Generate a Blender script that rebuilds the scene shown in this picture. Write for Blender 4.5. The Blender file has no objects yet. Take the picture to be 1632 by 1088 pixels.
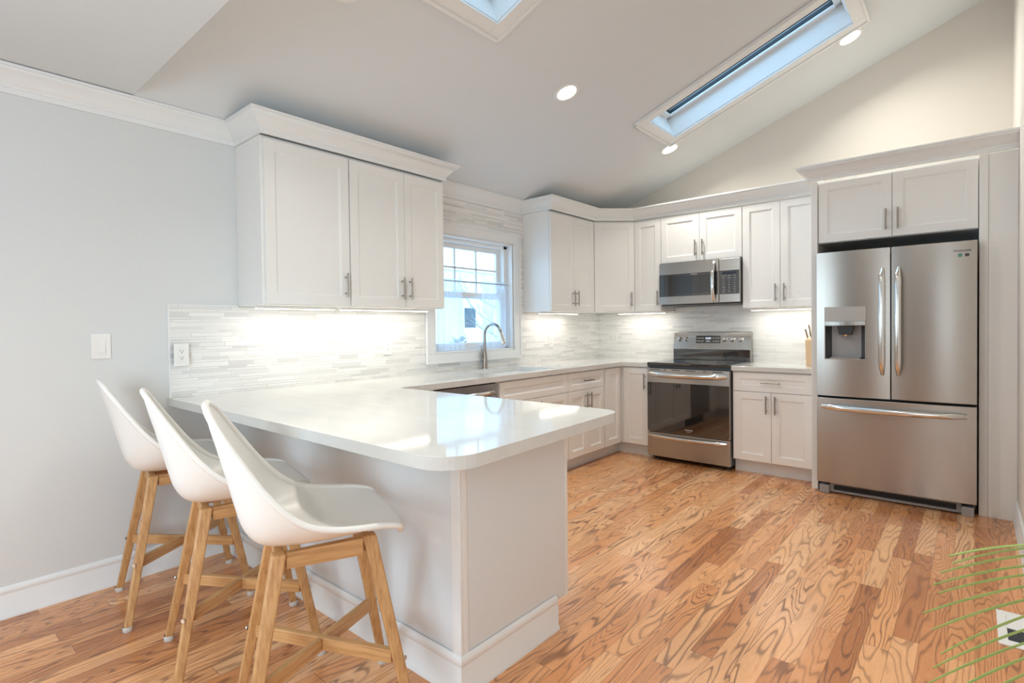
import bpy, bmesh, math, random
from mathutils import Vector, Matrix
random.seed(7)
SC = bpy.context.scene
COL = SC.collection
R_ = math.radians

# ------------------------------------------------------------------ camera
F_PX, PX, PY = 857.56, 784.81, 535.82
cam_data = bpy.data.cameras.new('camera')
cam = bpy.data.objects.new('camera', cam_data)
COL.objects.link(cam)
SC.camera = cam
cam_data.sensor_width = 36.0
cam_data.sensor_fit = 'HORIZONTAL'
cam_data.lens = F_PX / 1632 * 36.0
cam_data.shift_x = (816 - PX) / 1632
cam_data.shift_y = (PY - 544) / 1632
cam_data.clip_start = 0.02
yw, pt, rl = R_(41.8076), R_(-0.9656), R_(-0.7295)
fw = Vector((-math.sin(yw) * math.cos(pt), math.cos(yw) * math.cos(pt), math.sin(pt)))
rt = Vector((math.cos(yw), math.sin(yw), 0))
up = rt.cross(fw)
r2 = rt * math.cos(rl) + up * math.sin(rl)
u2 = -rt * math.sin(rl) + up * math.cos(rl)
m = Matrix((r2, u2, -fw)).transposed().to_4x4()
m.translation = Vector((3.2307, -5.4471, 1.2718))
cam.matrix_world = m

# ------------------------------------------------------------------ world, exposure
world = bpy.data.worlds.new('overcast_sky')
SC.world = world
world.use_nodes = True
bg = world.node_tree.nodes['Background']
bg.inputs[0].default_value = (0.42, 0.73, 1.0, 1)
bg.inputs[1].default_value = 3.8
SC.view_settings.view_transform = 'Standard'
SC.view_settings.look = 'None'
SC.view_settings.gamma = 1
SC.view_settings.use_curve_mapping = False
SC.view_settings.exposure = 0.15
SC.cycles.use_denoising = True
SC.cycles.max_bounces = 10
SC.cycles.diffuse_bounces = 6
SC.cycles.glossy_bounces = 5
SC.cycles.transparent_max_bounces = 12
SC.cycles.sample_clamp_indirect = 6.0
SC.cycles.caustics_reflective = False
SC.cycles.caustics_refractive = False


def area_light(name, loc, target, sx, sy, power, color, parent=None, spread=180):
    l = bpy.data.lights.new(name, 'AREA')
    l.shape = 'RECTANGLE'
    l.size, l.size_y = sx, sy
    l.energy = power
    l.color = color
    l.spread = R_(spread)
    o = bpy.data.objects.new(name, l)
    COL.objects.link(o)
    d = Vector(target) - Vector(loc)
    q = d.to_track_quat('-Z', 'Y')
    o.matrix_world = Matrix.Translation(Vector(loc)) @ q.to_matrix().to_4x4()
    if parent:
        o.parent = parent
        o.matrix_parent_inverse = parent.matrix_world.inverted()
    return o


# added fill lights, placed as daylight from invented side windows behind the viewer
area_light('left_daylight_fill', (0.09, -7.2, 1.45), (3.0, -5.2, 0.3), 1.9, 1.3, 32, (0.74, 0.91, 1.0), spread=125)
area_light('right_daylight_fill', (3.35, -7.2, 1.45), (0.2, -5.0, 0.6), 1.5, 1.2, 28, (0.84, 0.94, 1.0), spread=125)

# ------------------------------------------------------------------ materials


class NT:
    def __init__(self, name):
        self.m = bpy.data.materials.new(name)
        self.m.use_nodes = True
        self.nt = self.m.node_tree
        self.b = self.nt.nodes['Principled BSDF']
        self.out = self.nt.nodes['Material Output']

    def n(self, typ, **kw):
        nd = self.nt.nodes.new(typ)
        for k, v in kw.items():
            setattr(nd, k, v)
        return nd

    def l(self, a, b):
        self.nt.links.new(a, b)

    def sv(self, sock, v):
        if isinstance(v, bpy.types.NodeSocket):
            self.l(v, sock)
        else:
            sock.default_value = v

    def math(self, op, a, b=0.0, c=0.0, clamp=False):
        nd = self.n('ShaderNodeMath', operation=op)
        nd.use_clamp = clamp
        self.sv(nd.inputs[0], a)
        self.sv(nd.inputs[1], b)
        self.sv(nd.inputs[2], c)
        return nd.outputs[0]

    def comb(self, x, y, z=0.0):
        nd = self.n('ShaderNodeCombineXYZ')
        self.sv(nd.inputs[0], x)
        self.sv(nd.inputs[1], y)
        self.sv(nd.inputs[2], z)
        return nd.outputs[0]

    def pos(self):
        g = self.n('ShaderNodeNewGeometry')
        s = self.n('ShaderNodeSeparateXYZ')
        self.l(g.outputs['Position'], s.inputs[0])
        return s.outputs

    def objc(self):
        g = self.n('ShaderNodeTexCoord')
        return g.outputs['Object']

    def noise(self, vec, scale=5.0, detail=2.0, rough=0.5, dist=0.0):
        nd = self.n('ShaderNodeTexNoise')
        if vec is not None:
            self.l(vec, nd.inputs['Vector'])
        nd.inputs['Scale'].default_value = scale
        nd.inputs['Detail'].default_value = detail
        nd.inputs['Roughness'].default_value = rough
        nd.inputs['Distortion'].default_value = dist
        return nd.outputs['Fac']

    def white(self, vec):
        nd = self.n('ShaderNodeTexWhiteNoise', noise_dimensions='3D')
        self.l(vec, nd.inputs['Vector'])
        return nd

    def ramp(self, fac, stops, interp='LINEAR'):
        nd = self.n('ShaderNodeValToRGB')
        cr = nd.color_ramp
        cr.interpolation = interp
        while len(cr.elements) < len(stops):
            cr.elements.new(0.5)
        for e, (p, c) in zip(cr.elements, stops):
            e.position = p
            e.color = (*c, 1) if len(c) == 3 else c
        self.l(fac, nd.inputs[0])
        return nd.outputs[0]

    def mix(self, fac, a, b, blend='MIX'):
        nd = self.n('ShaderNodeMix', data_type='RGBA', blend_type=blend)
        self.sv(nd.inputs[0], fac)
        for s, v in ((nd.inputs[6], a), (nd.inputs[7], b)):
            if isinstance(v, tuple):
                s.default_value = (*v, 1) if len(v) == 3 else v
            else:
                self.l(v, s)
        return nd.outputs[2]

    def bump(self, h, strength=0.2, dist=0.01):
        nd = self.n('ShaderNodeBump')
        nd.inputs['Strength'].default_value = strength
        nd.inputs['Distance'].default_value = dist
        self.l(h, nd.inputs['Height'])
        self.l(nd.outputs[0], self.b.inputs['Normal'])

    def set(self, **kw):
        mp = dict(color='Base Color', rough='Roughness', metal='Metallic', spec='Specular IOR Level',
                  coat='Coat Weight', coatr='Coat Roughness', aniso='Anisotropic', em='Emission Color',
                  ems='Emission Strength', trans='Transmission Weight', alpha='Alpha', ior='IOR')
        for k, v in kw.items():
            s = self.b.inputs[mp[k]]
            if isinstance(v, tuple):
                v = (*v, 1) if len(v) == 3 else v
            self.sv(s, v)
        return self


def simple(name, color, rough=0.5, metal=0.0, var=0.03, scale=6.0, bump=0.0, bscale=200, **kw):
    t = NT(name)
    f = t.noise(t.objc(), scale, 3)
    c2 = tuple(max(0, c * (1 - var)) for c in color)
    t.set(color=t.mix(f, c2, color), rough=rough, metal=metal, **kw)
    if bump:
        t.bump(t.noise(t.objc(), bscale, 2), bump, 0.002)
    return t.m


M = {}
M['wall'] = simple('wall_paint', (0.70, 0.72, 0.72), 0.75, var=0.015, bump=0.03)
M['wall_warm'] = simple('wall_paint_cream', (0.74, 0.70, 0.645), 0.75, var=0.015, bump=0.03)
M['wall_taupe'] = simple('wall_paint_taupe', (0.30, 0.28, 0.25), 0.8)  # unseen end wall's paint, darkened to dim the reflections in the steel
M['ceil_flat_shaded'] = simple('ceiling_paint_shaded', (0.70, 0.74, 0.76), 0.85, var=0.015, bump=0.03)  # same ceiling paint, slightly darkened to balance the light on the flat part
M['ceil'] = simple('ceiling_paint', (0.72, 0.755, 0.775), 0.85, var=0.015, bump=0.03)
M['trim'] = simple('trim_paint', (0.82, 0.84, 0.845), 0.35, var=0.01)
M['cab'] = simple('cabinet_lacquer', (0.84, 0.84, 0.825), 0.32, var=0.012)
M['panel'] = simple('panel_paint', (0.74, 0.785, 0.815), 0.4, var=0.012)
M['duct_shade'] = simple('duct_shade_paint', (0.03, 0.03, 0.03), 0.8)
M['nickel'] = simple('brushed_nickel', (0.36, 0.33, 0.30), 0.28, 1.0, var=0.05, scale=60)
M['chrome'] = simple('polished_steel', (0.75, 0.74, 0.72), 0.13, 1.0, var=0.02)
M['plastic_w'] = simple('white_plastic', (0.85, 0.85, 0.83), 0.3, var=0.01)
M['shell'] = simple('white_shell_plastic', (0.82, 0.81, 0.78), 0.33, var=0.01)
M['black'] = simple('black_plastic', (0.02, 0.02, 0.022), 0.35)
M['gloss'] = simple('black_glass', (0.008, 0.009, 0.010), 0.04, var=0.0, ior=2.2)
M['grey_pl'] = simple('grey_plastic', (0.33, 0.33, 0.34), 0.4)
M['dgrey'] = simple('dark_grey_metal', (0.09, 0.10, 0.11), 0.45, 0.3)
M['sashdark'] = simple('dark_sash', (0.025, 0.035, 0.045), 0.4)
M['print'] = simple('white_print', (0.75, 0.76, 0.76), 0.5)
M['print_d'] = simple('dark_print', (0.06, 0.07, 0.08), 0.5)
M['badge_g'] = simple('green_sticker', (0.10, 0.28, 0.22), 0.4)
M['snow'] = simple('snow', (0.88, 0.90, 0.95), 0.9, var=0.1, scale=1.5)
M['siding'] = simple('white_siding', (0.80, 0.83, 0.88), 0.8, var=0.04)
M['bark'] = simple('bark', (0.30, 0.29, 0.31), 0.9, var=0.4, scale=8)
M['needle'] = simple('evergreen_needles', (0.10, 0.17, 0.17), 0.8, var=0.5)
M['leaf'] = simple('palm_leaf', (0.42, 0.56, 0.16), 0.45, var=0.35, scale=9)
M['stem'] = simple('palm_stem', (0.30, 0.40, 0.10), 0.5, var=0.3)
M['pot'] = simple('glazed_pot', (0.70, 0.69, 0.66), 0.35)
M['soil'] = simple('potting_soil', (0.05, 0.035, 0.025), 0.95, var=0.5, scale=40)
M['rubber'] = simple('clear_foot', (0.62, 0.62, 0.60), 0.2)
M['knifewood'] = simple('light_wood', (0.72, 0.50, 0.30), 0.5, var=0.15, scale=14)
M['knifeh'] = simple('knife_handle', (0.34, 0.25, 0.17), 0.45, var=0.2, scale=20)


def steel(name, base, rough, axis):
    t = NT(name)
    p = t.pos()
    if axis == 'h':   # brushed along the horizontal
        v = t.comb(t.math('MULTIPLY', t.math('ADD', p[0], p[1]), 2.0), t.math('MULTIPLY', p[2], 900.0))
    else:
        v = t.comb(t.math('MULTIPLY', t.math('ADD', p[0], p[1]), 900.0), t.math('MULTIPLY', p[2], 2.0))
    f = t.noise(v, 1.0, 2)
    c2 = tuple(c * 0.99 for c in base)
    t.set(color=t.mix(f, c2, base), metal=1.0, aniso=0.75,
          rough=t.math('MULTIPLY_ADD', f, 0.012, rough - 0.006))
    tg = t.n('ShaderNodeTangent', direction_type='RADIAL', axis='Z')
    t.l(tg.outputs[0], t.b.inputs['Tangent'])
    t.b.inputs['Anisotropic Rotation'].default_value = 0.25
    return t.m


M['steel'] = steel('brushed_steel', (0.47, 0.445, 0.415), 0.27, 'h')
M['steel_l'] = steel('brushed_steel_light', (0.50, 0.49, 0.47), 0.42, 'h')
M['steel_s'] = steel('brushed_steel_sink', (0.24, 0.24, 0.235), 0.38, 'h')
M['steel_d'] = steel('brushed_steel_dark', (0.36, 0.36, 0.37), 0.32, 'h')


def emis(name, col, s):
    t = NT(name)
    t.set(color=(0.9, 0.9, 0.9), em=col, ems=s)
    return t.m


M['lamp'] = emis('lamp_glow', (1.0, 0.88, 0.70), 14)
M['strip'] = emis('strip_glow', (1.0, 0.90, 0.76), 9)
M['display'] = emis('display_digits', (0.75, 0.85, 1.0), 1.2)


def glass(name, tint=(1, 1, 1), refl=0.08):
    t = NT(name)
    tr = t.n('ShaderNodeBsdfTransparent')
    tr.inputs[0].default_value = (*tint, 1)
    gl = t.n('ShaderNodeBsdfGlossy')
    gl.inputs['Roughness'].default_value = 0.02
    lw = t.n('ShaderNodeLayerWeight')
    fac = t.math('MULTIPLY_ADD', t.math('POWER', lw.outputs['Facing'], 4.0), 0.7, 0.035)
    mx = t.n('ShaderNodeMixShader')
    t.l(fac, mx.inputs[0])
    t.l(tr.outputs[0], mx.inputs[1])
    t.l(gl.outputs[0], mx.inputs[2])
    t.l(mx.outputs[0], t.out.inputs[0])
    return t.m


M['glass'] = glass('window_glass', (0.97, 0.985, 1.0))


def sheer():
    t = NT('sheer_fabric')
    tr = t.n('ShaderNodeBsdfTransparent')
    tr.inputs[0].default_value = (0.95, 0.97, 1, 1)
    tl = t.n('ShaderNodeBsdfTranslucent')
    tl.inputs[0].default_value = (0.80, 0.86, 0.95, 1)
    df = t.n('ShaderNodeBsdfDiffuse')
    df.inputs[0].default_value = (0.82, 0.86, 0.92, 1)
    m1 = t.n('ShaderNodeMixShader')
    m1.inputs[0].default_value = 0.5
    t.l(tl.outputs[0], m1.inputs[1])
    t.l(df.outputs[0], m1.inputs[2])
    m2 = t.n('ShaderNodeMixShader')
    w = t.noise(t.objc(), 900, 1)
    t.l(t.math('MULTIPLY_ADD', w, 0.2, 0.42), m2.inputs[0])
    t.l(tr.outputs[0], m2.inputs[1])
    t.l(m1.outputs[0], m2.inputs[2])
    t.l(m2.outputs[0], t.out.inputs[0])
    return t.m


M['sheer'] = sheer()


def floor_mat():
    t = NT('oak_strip_floor')
    p = t.pos()
    W, L = 0.083, 1.05
    u = t.math('DIVIDE', p[0], W)
    row = t.math('FLOOR', u)
    fu = t.math('FRACT', u)
    rr = t.white(t.comb(row, 3.7, 1.1)).outputs['Value']
    v = t.math('DIVIDE', t.math('MULTIPLY_ADD', rr, 7.3, p[1]), L)
    colm = t.math('FLOOR', v)
    fv = t.math('FRACT', v)
    wn = t.white(t.comb(row, colm, 5.0))
    sc = t.n('ShaderNodeSeparateColor')
    t.l(wn.outputs['Color'], sc.inputs[0])
    r1, r2_, r3 = sc.outputs
    # cathedral grain: contour lines of a slow, stretched noise field
    gx = t.math('MULTIPLY_ADD', r1, 41.0, t.math('MULTIPLY', p[0], 7.0))
    gy = t.math('MULTIPLY_ADD', r2_, 57.0, t.math('MULTIPLY', p[1], 0.80))
    fld = t.noise(t.comb(gx, gy, t.math('MULTIPLY', r3, 13.0)), 1.0, 2.5, 0.45, 0.25)
    k = t.math('MULTIPLY_ADD', r3, 90.0, 95.0)
    s = t.math('SINE', t.math('MULTIPLY', fld, k))
    ring = t.math('POWER', t.math('MULTIPLY_ADD', s, 0.5, 0.5), 5.0)
    fine = t.noise(t.comb(t.math('MULTIPLY', p[0], 260.0), t.math('MULTIPLY', p[1], 7.0), 0.0), 1.0, 3, 0.6)
    fine = t.math('POWER', fine, 1.4)
    patch = t.noise(t.comb(gx, t.math('MULTIPLY', gy, 1.7), 9.0), 0.9, 2)
    dark = t.math('MULTIPLY', ring, t.math('MULTIPLY_ADD', patch, 1.1, 0.20), clamp=True)
    dark = t.math('MULTIPLY_ADD', fine, 0.26, t.math('MULTIPLY', dark, 1.0), clamp=True)
    base = t.ramp(r1, [(0.0, (0.48, 0.180, 0.062)), (0.2, (0.74, 0.320, 0.125)), (0.6, (0.87, 0.425, 0.185)),
                       (1.0, (0.92, 0.53, 0.27))])
    c = t.mix(t.math('MULTIPLY', dark, t.math('MULTIPLY_ADD', r2_, 0.35, 0.58)), base, (0.120, 0.036, 0.012))
    blot = t.noise(t.comb(t.math('MULTIPLY', p[0], 3.0), t.math('MULTIPLY', p[1], 1.6), 2.0), 1.0, 3)
    blot = t.math('MULTIPLY_ADD', blot, 2.2, -1.05, clamp=True)
    c = t.mix(t.math('MULTIPLY', blot, 0.35), c, (0.19, 0.068, 0.028))
    eu = t.math('MINIMUM', fu, t.math('SUBTRACT', 1.0, fu))
    ev = t.math('MINIMUM', fv, t.math('SUBTRACT', 1.0, fv))
    gap = t.math('MAXIMUM', t.math('LESS_THAN', eu, 0.010), t.math('LESS_THAN', ev, 0.0012))
    c = t.mix(t.math('MULTIPLY', gap, 0.6), c, (0.08, 0.03, 0.015))
    t.set(color=c, rough=t.math('MULTIPLY_ADD', dark, 0.12, 0.26), coat=0.30, coatr=0.18)
    t.bump(t.math('SUBTRACT', 1.0, t.math('MULTIPLY_ADD', dark, 0.4, gap)), 0.12, 0.002)
    return t.m


M['floor'] = floor_mat()


def tile_mat():
    t = NT('linear_mosaic_tile')
    p = t.pos()
    PER = 0.0563
    s = t.math('ADD', p[0], p[1])
    zz = t.math('DIVIDE', p[2], PER)
    per = t.math('FLOOR', zz)
    f = t.math('FRACT', zz)
    k1 = t.math('GREATER_THAN', f, 0.46)
    k2 = t.math('GREATER_THAN', f, 0.76)
    kind = t.math('ADD', k1, k2)
    rowid = t.math('MULTIPLY_ADD', per, 3.0, kind)
    d = t.math('MINIMUM', t.math('ABSOLUTE', t.math('SUBTRACT', f, 0.46)), t.math('ABSOLUTE', t.math('SUBTRACT', f, 0.76)))
    d = t.math('MINIMUM', d, t.math('MINIMUM', f, t.math('SUBTRACT', 1.0, f)))
    rw = t.white(t.comb(rowid, 2.3, 8.1))
    sc = t.n('ShaderNodeSeparateColor')
    t.l(rw.outputs['Color'], sc.inputs[0])
    a, b, c = sc.outputs
    L = t.math('MULTIPLY_ADD', a, 0.14, 0.13)
    v = t.math('DIVIDE', t.math('MULTIPLY_ADD', b, 3.0, s), L)
    col = t.math('FLOOR', v)
    fv = t.math('FRACT', v)
    ev = t.math('MULTIPLY', t.math('MINIMUM', fv, t.math('SUBTRACT', 1.0, fv)), L)
    wn = t.white(t.comb(rowid, col, 4.0))
    tint = t.ramp(wn.outputs['Value'], [(0.0, (0.66, 0.67, 0.67)), (0.15, (0.75, 0.76, 0.76)), (0.35, (0.81, 0.82, 0.81)),
                                        (1.0, (0.87, 0.87, 0.86))])
    stone = t.noise(t.comb(t.math('MULTIPLY', s, 10.0), t.math('MULTIPLY', p[2], 120.0), 0.0), 1.0, 3)
    tint = t.mix(t.math('MULTIPLY', stone, 0.10), tint, (0.62, 0.61, 0.58))
    g = t.math('MAXIMUM', t.math('LESS_THAN', d, 0.020), t.math('LESS_THAN', ev, 0.0011))
    shade = t.math('GREATER_THAN', t.white(t.comb(rowid, col, 9.0)).outputs['Value'], 0.6)
    gc = t.mix(shade, (0.72, 0.71, 0.69), (0.50, 0.49, 0.47))
    t.set(color=t.mix(g, tint, gc), rough=t.math('MULTIPLY_ADD', wn.outputs['Value'], 0.3, 0.12))
    t.bump(t.math('SUBTRACT', 1.0, g), 0.25, 0.002)
    return t.m


M['tile'] = tile_mat()


def quartz():
    t = NT('white_quartz')
    p = t.pos()
    f = t.noise(t.comb(t.math('MULTIPLY', p[0], 3.0), t.math('MULTIPLY', p[1], 14.0), t.math('MULTIPLY', p[2], 22.0)), 1.0, 4)
    g = t.noise(t.comb(p[0], p[1], p[2]), 350.0, 1)
    f = t.math('MULTIPLY_ADD', g, 0.25, t.math('MULTIPLY', f, 0.75))
    t.set(color=t.ramp(f, [(0.25, (0.63, 0.63, 0.61)), (0.75, (0.69, 0.69, 0.67))]), rough=0.06)
    return t.m


M['quartz'] = quartz()


def oak(ax='z'):
    t = NT('oiled_oak')
    o = t.n('ShaderNodeSeparateXYZ')
    t.l(t.objc(), o.inputs[0])
    v = t.comb(*[t.math('MULTIPLY', o.outputs[i], 5.0 if 'xyz'[i] == ax else 90.0) for i in range(3)])
    f = t.noise(v, 1.0, 4, 0.6)
    t.set(color=t.ramp(f, [(0.25, (0.34, 0.165, 0.062)), (0.5, (0.54, 0.30, 0.125)), (0.8, (0.64, 0.40, 0.19))]), rough=0.42)
    return t.m


M['oak'], M['oak_x'], M['oak_y'] = oak(), oak('x'), oak('y')

# ------------------------------------------------------------------ mesh helpers


class MB:
    def __init__(self):
        self.bm = bmesh.new()

    def box(self, x0, x1, y0, y1, z0, z1):
        vs = [self.bm.verts.new((x, y, z)) for z in (z0, z1) for y in (y0, y1) for x in (x0, x1)]
        for q in ((0, 2, 3, 1), (4, 5, 7, 6), (0, 1, 5, 4), (2, 6, 7, 3), (0, 4, 6, 2), (1, 3, 7, 5)):
            self.bm.faces.new([vs[i] for i in q])
        return self

    def hexa(self, pts):
        vs = [self.bm.verts.new(p) for p in pts]
        for q in ((0, 3, 2, 1), (4, 5, 6, 7), (0, 1, 5, 4), (1, 2, 6, 5), (2, 3, 7, 6), (3, 0, 4, 7)):
            self.bm.faces.new([vs[i] for i in q])
        return self

    def prism(self, poly, z0, z1, axis='z'):
        def f(a, b, c):
            return {'z': (a, b, c), 'y': (a, c, b), 'x': (c, a, b)}[axis]
        lo = [self.bm.verts.new(f(a, b, z0)) for a, b in poly]
        hi = [self.bm.verts.new(f(a, b, z1)) for a, b in poly]
        n = len(poly)
        self.bm.faces.new(lo[::-1])
        self.bm.faces.new(hi)
        for i in range(n):
            self.bm.faces.new((lo[i], lo[(i + 1) % n], hi[(i + 1) % n], hi[i]))
        return self

    def cyl(self, p0, p1, r0, r1=None, seg=16, cap=True):
        r1 = r0 if r1 is None else r1
        self.tube([p0, p1], [r0, r1], seg, cap)
        return self

    def tube(self, pts, rad, seg=10, cap=True, flat=(1, 1), upv=None):
        pts = [Vector(p) for p in pts]
        if not isinstance(rad, (list, tuple)):
            rad = [rad] * len(pts)
        rings = []
        ref = Vector(upv) if upv else None
        for i, p in enumerate(pts):
            t = (pts[min(i + 1, len(pts) - 1)] - pts[max(i - 1, 0)])
            t = t.normalized() if t.length > 0 else Vector((0, 0, 1))
            if ref is None:
                ref = Vector((0, 0, 1)) if abs(t.z) < 0.9 else Vector((1, 0, 0))
            a = (ref - t * ref.dot(t))
            if a.length < 1e-4:
                a = t.orthogonal()
            a.normalize()
            if not upv:
                ref = a
            b = t.cross(a)
            rings.append([self.bm.verts.new(p + a * (rad[i] * flat[0] * math.cos(2 * math.pi * k / seg)) +
                                            b * (rad[i] * flat[1] * math.sin(2 * math.pi * k / seg))) for k in range(seg)])
        for i in range(len(rings) - 1):
            for k in range(seg):
                self.bm.faces.new((rings[i][k], rings[i][(k + 1) % seg], rings[i + 1][(k + 1) % seg], rings[i + 1][k]))
        if cap:
            self.bm.faces.new(rings[0][::-1])
            self.bm.faces.new(rings[-1])
        return self

    def lathe(self, prof, c=(0, 0, 0), axis=(0, 0, 1), seg=28):
        q = Vector((0, 0, 1)).rotation_difference(Vector(axis))
        c = Vector(c)
        rings = []
        for r, z in prof:
            rings.append([self.bm.verts.new(c + q @ Vector((max(r, 1e-5) * math.cos(2 * math.pi * k / seg),
                                                            max(r, 1e-5) * math.sin(2 * math.pi * k / seg), z))) for k in range(seg)])
        for i in range(len(rings) - 1):
            for k in range(seg):
                self.bm.faces.new((rings[i][k], rings[i][(k + 1) % seg], rings[i + 1][(k + 1) % seg], rings[i + 1][k]))
        return self

    def grid(self, rows):
        vs = [[self.bm.verts.new(p) for p in r] for r in rows]
        for i in range(len(vs) - 1):
            for j in range(len(vs[0]) - 1):
                self.bm.faces.new((vs[i][j], vs[i + 1][j], vs[i + 1][j + 1], vs[i][j + 1]))
        return self

    def build(self, name, mat, parent=None, bevel=0.0, smooth=False, loc=None, rot=None, seg=2, weld=False):
        bm = self.bm
        if weld:
            bmesh.ops.remove_doubles(bm, verts=bm.verts, dist=1e-5)
        bmesh.ops.recalc_face_normals(bm, faces=bm.faces)
        me = bpy.data.meshes.new(name)
        bm.to_mesh(me)
        bm.free()
        me.materials.append(mat)
        o = bpy.data.objects.new(name, me)
        COL.objects.link(o)
        if parent:
            o.parent = parent
        if loc:
            o.location = loc
        if rot:
            o.rotation_euler = rot
        if smooth:
            for p in me.polygons:
                p.use_smooth = True
            try:
                md = o.modifiers.new('smooth', 'NODES')
                o.modifiers.remove(md)
            except Exception:
                pass
            mark_sharp(me)
        if bevel:
            b = o.modifiers.new('bevel', 'BEVEL')
            b.width = bevel
            b.segments = seg
            b.limit_method = 'ANGLE'
            b.angle_limit = R_(40)
        return o


def mark_sharp(me, ang=42):
    bm = bmesh.new()
    bm.from_mesh(me)
    for e in bm.edges:
        e.smooth = not (len(e.link_faces) == 2 and e.calc_face_angle(0) > R_(ang))
    bm.to_mesh(me)
    bm.free()


def tag(o, label=None, cat=None, group=None, kind=None):
    if label:
        o['label'] = label
    if cat:
        o['category'] = cat
    if group:
        o['group'] = group
    if kind:
        o['kind'] = kind
    return o


def thing(name, label, cat, loc=(0, 0, 0), rz=0.0, group=None):
    o = bpy.data.objects.new(name, None)
    COL.objects.link(o)
    o.empty_display_size = 0.1
    o.location = loc
    o.rotation_euler = (0, 0, rz)
    bpy.context.view_layer.update()
    return tag(o, label, cat, group)


def struct(o):
    o['kind'] = 'structure'
    return o


def copy_tree(o, parent=None):
    c = o.copy()
    COL.objects.link(c)
    if parent:
        c.parent = parent
    for ch in list(o.children):
        copy_tree(ch, c)
    return c


def text_mesh(body, size, mat, parent, name, mtx, depth=0.0006, label=None, spacing=1.0):
    cu = bpy.data.curves.new('lettering', 'FONT')
    cu.body = body
    cu.size = size
    cu.extrude = depth
    cu.align_x = 'CENTER'
    cu.align_y = 'CENTER'
    cu.space_character = spacing
    to = bpy.data.objects.new('lettering', cu)
    COL.objects.link(to)
    bpy.context.view_layer.update()
    me = bpy.data.meshes.new_from_object(to)
    bpy.data.objects.remove(to)
    me.materials.clear()
    me.materials.append(mat)
    o = bpy.data.objects.new(name, me)
    COL.objects.link(o)
    o.parent = parent
    o.matrix_local = mtx
    if label:
        o['label'] = label
    return o


FACE_NEG_Y = Matrix.Rotation(R_(90), 4, 'X')   # text standing up, readable from -y


def rrect(x0, x1, y0, y1, r, n=6):
    rs = r if isinstance(r, (list, tuple)) else [r] * 4
    out = []
    for (cx, cy, a0), q in zip(((x1, y1, 0), (x0, y1, 90), (x0, y0, 180), (x1, y0, 270)), rs):
        sx = -1 if cx == x1 else 1
        sy = -1 if cy == y1 else 1
        for k in range(n + 1):
            a = R_(a0 + 90 * k / n)
            out.append((cx + sx * q + q * math.cos(a), cy + sy * q + q * math.sin(a)))
    return out


def poly_with_holes(bm, outer, holes, z0, z1):
    """flat slab with holes cut through it"""
    def loop(pts):
        vs = [bm.verts.new((x, y, z1)) for x, y in pts]
        es = [bm.edges.new((vs[i], vs[(i + 1) % len(vs)])) for i in range(len(vs))]
        return vs, es
    alle, loops = [], []
    for pts in [outer] + holes:
        vs, es = loop(pts)
        alle += es
        loops.append(vs)
    r = bmesh.ops.triangle_fill(bm, edges=alle, use_beauty=True)
    top = [g for g in r['geom'] if isinstance(g, bmesh.types.BMFace)]
    mp = {}
    for vs in loops:
        for v in vs:
            mp[v] = bm.verts.new((v.co.x, v.co.y, z0))
    for f in top:
        bm.faces.new([mp[v] for v in f.verts][::-1])
    for vs in loops:
        n = len(vs)
        for i in range(n):
            a, b = vs[i], vs[(i + 1) % n]
            bm.faces.new((a, b, mp[b], mp[a]))


# ------------------------------------------------------------------ room shell
Z0, SL = 2.425, 0.372          # sloped ceiling: z = Z0 + SL * x
XR = 3.44                      # right wall
YF = -9.0                      # wall behind the viewer
YB = -4.61                     # where the flat ceiling ends and the slope begins


def zc(x):
    return Z0 + SL * x


MB().box(-0.15, XR + 0.15, YF - 0.15, 0.15, -0.10, 0.0).build('floor', M['floor'])
struct(bpy.data.objects['floor'])

# window wall (x = 0) with the window opening
WY0, WY1, WZ0, WZ1 = -2.545, -1.545, 1.06, 2.045
b = MB()
b.box(-0.15, 0, YF - .15, -8.25, 0, 2.46)
b.box(-0.15, 0, -6.15, WY0, 0, 2.46)
b.box(-0.15, 0, -8.25, -6.15, 0, 0.75)
b.box(-0.15, 0, -8.25, -6.15, 2.15, 2.46)
b.box(-0.15, 0, WY1, 0.15, 0, 2.46)
b.box(-0.15, 0, WY0, WY1, 0, WZ0)
b.box(-0.15, 0, WY0, WY1, WZ1, 2.46)
struct(b.build('wall_left', M['wall']))
# range wall (gable)
b = MB()
b.prism([(0, 0), (XR + .15, 0), (XR + .15, zc(XR + .15) + .1), (0, zc(0) + .1)], 0.0, 0.15, 'y')
struct(b.build('wall_back', M['wall_warm']))
b = MB()
b.box(XR, XR + .15, -6.35, 0, 0, 3.9)
b.box(XR, XR + .15, YF - .15, -8.05, 0, 2.6)
b.box(XR, XR + .15, -8.05, -6.35, 0, 0.8)
b.box(XR, XR + .15, -8.05, -6.35, 2.1, 2.6)
struct(b.build('wall_right', M['wall_warm']))
b = MB()
b.box(-.15, XR + .15, YF - .15, YF, 0, 2.6)
struct(b.build('wall_front', M['wall_taupe']))

# ceilings
SK = [(1.298, 2.588, -1.375, -0.885), (1.320, 2.610, -3.73, -3.238)]
xs = [-0.15, 1.298, 1.320, 2.588, 2.610, XR + .15]
b = MB()


def slab(x0, x1, y0, y1, t=0.05):
    b.hexa([(x0, y0, zc(x0)), (x1, y0, zc(x1)), (x1, y1, zc(x1)), (x0, y1, zc(x0)),
            (x0, y0, zc(x0) + t), (x1, y0, zc(x1) + t), (x1, y1, zc(x1) + t), (x0, y1, zc(x0) + t)])


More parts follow.
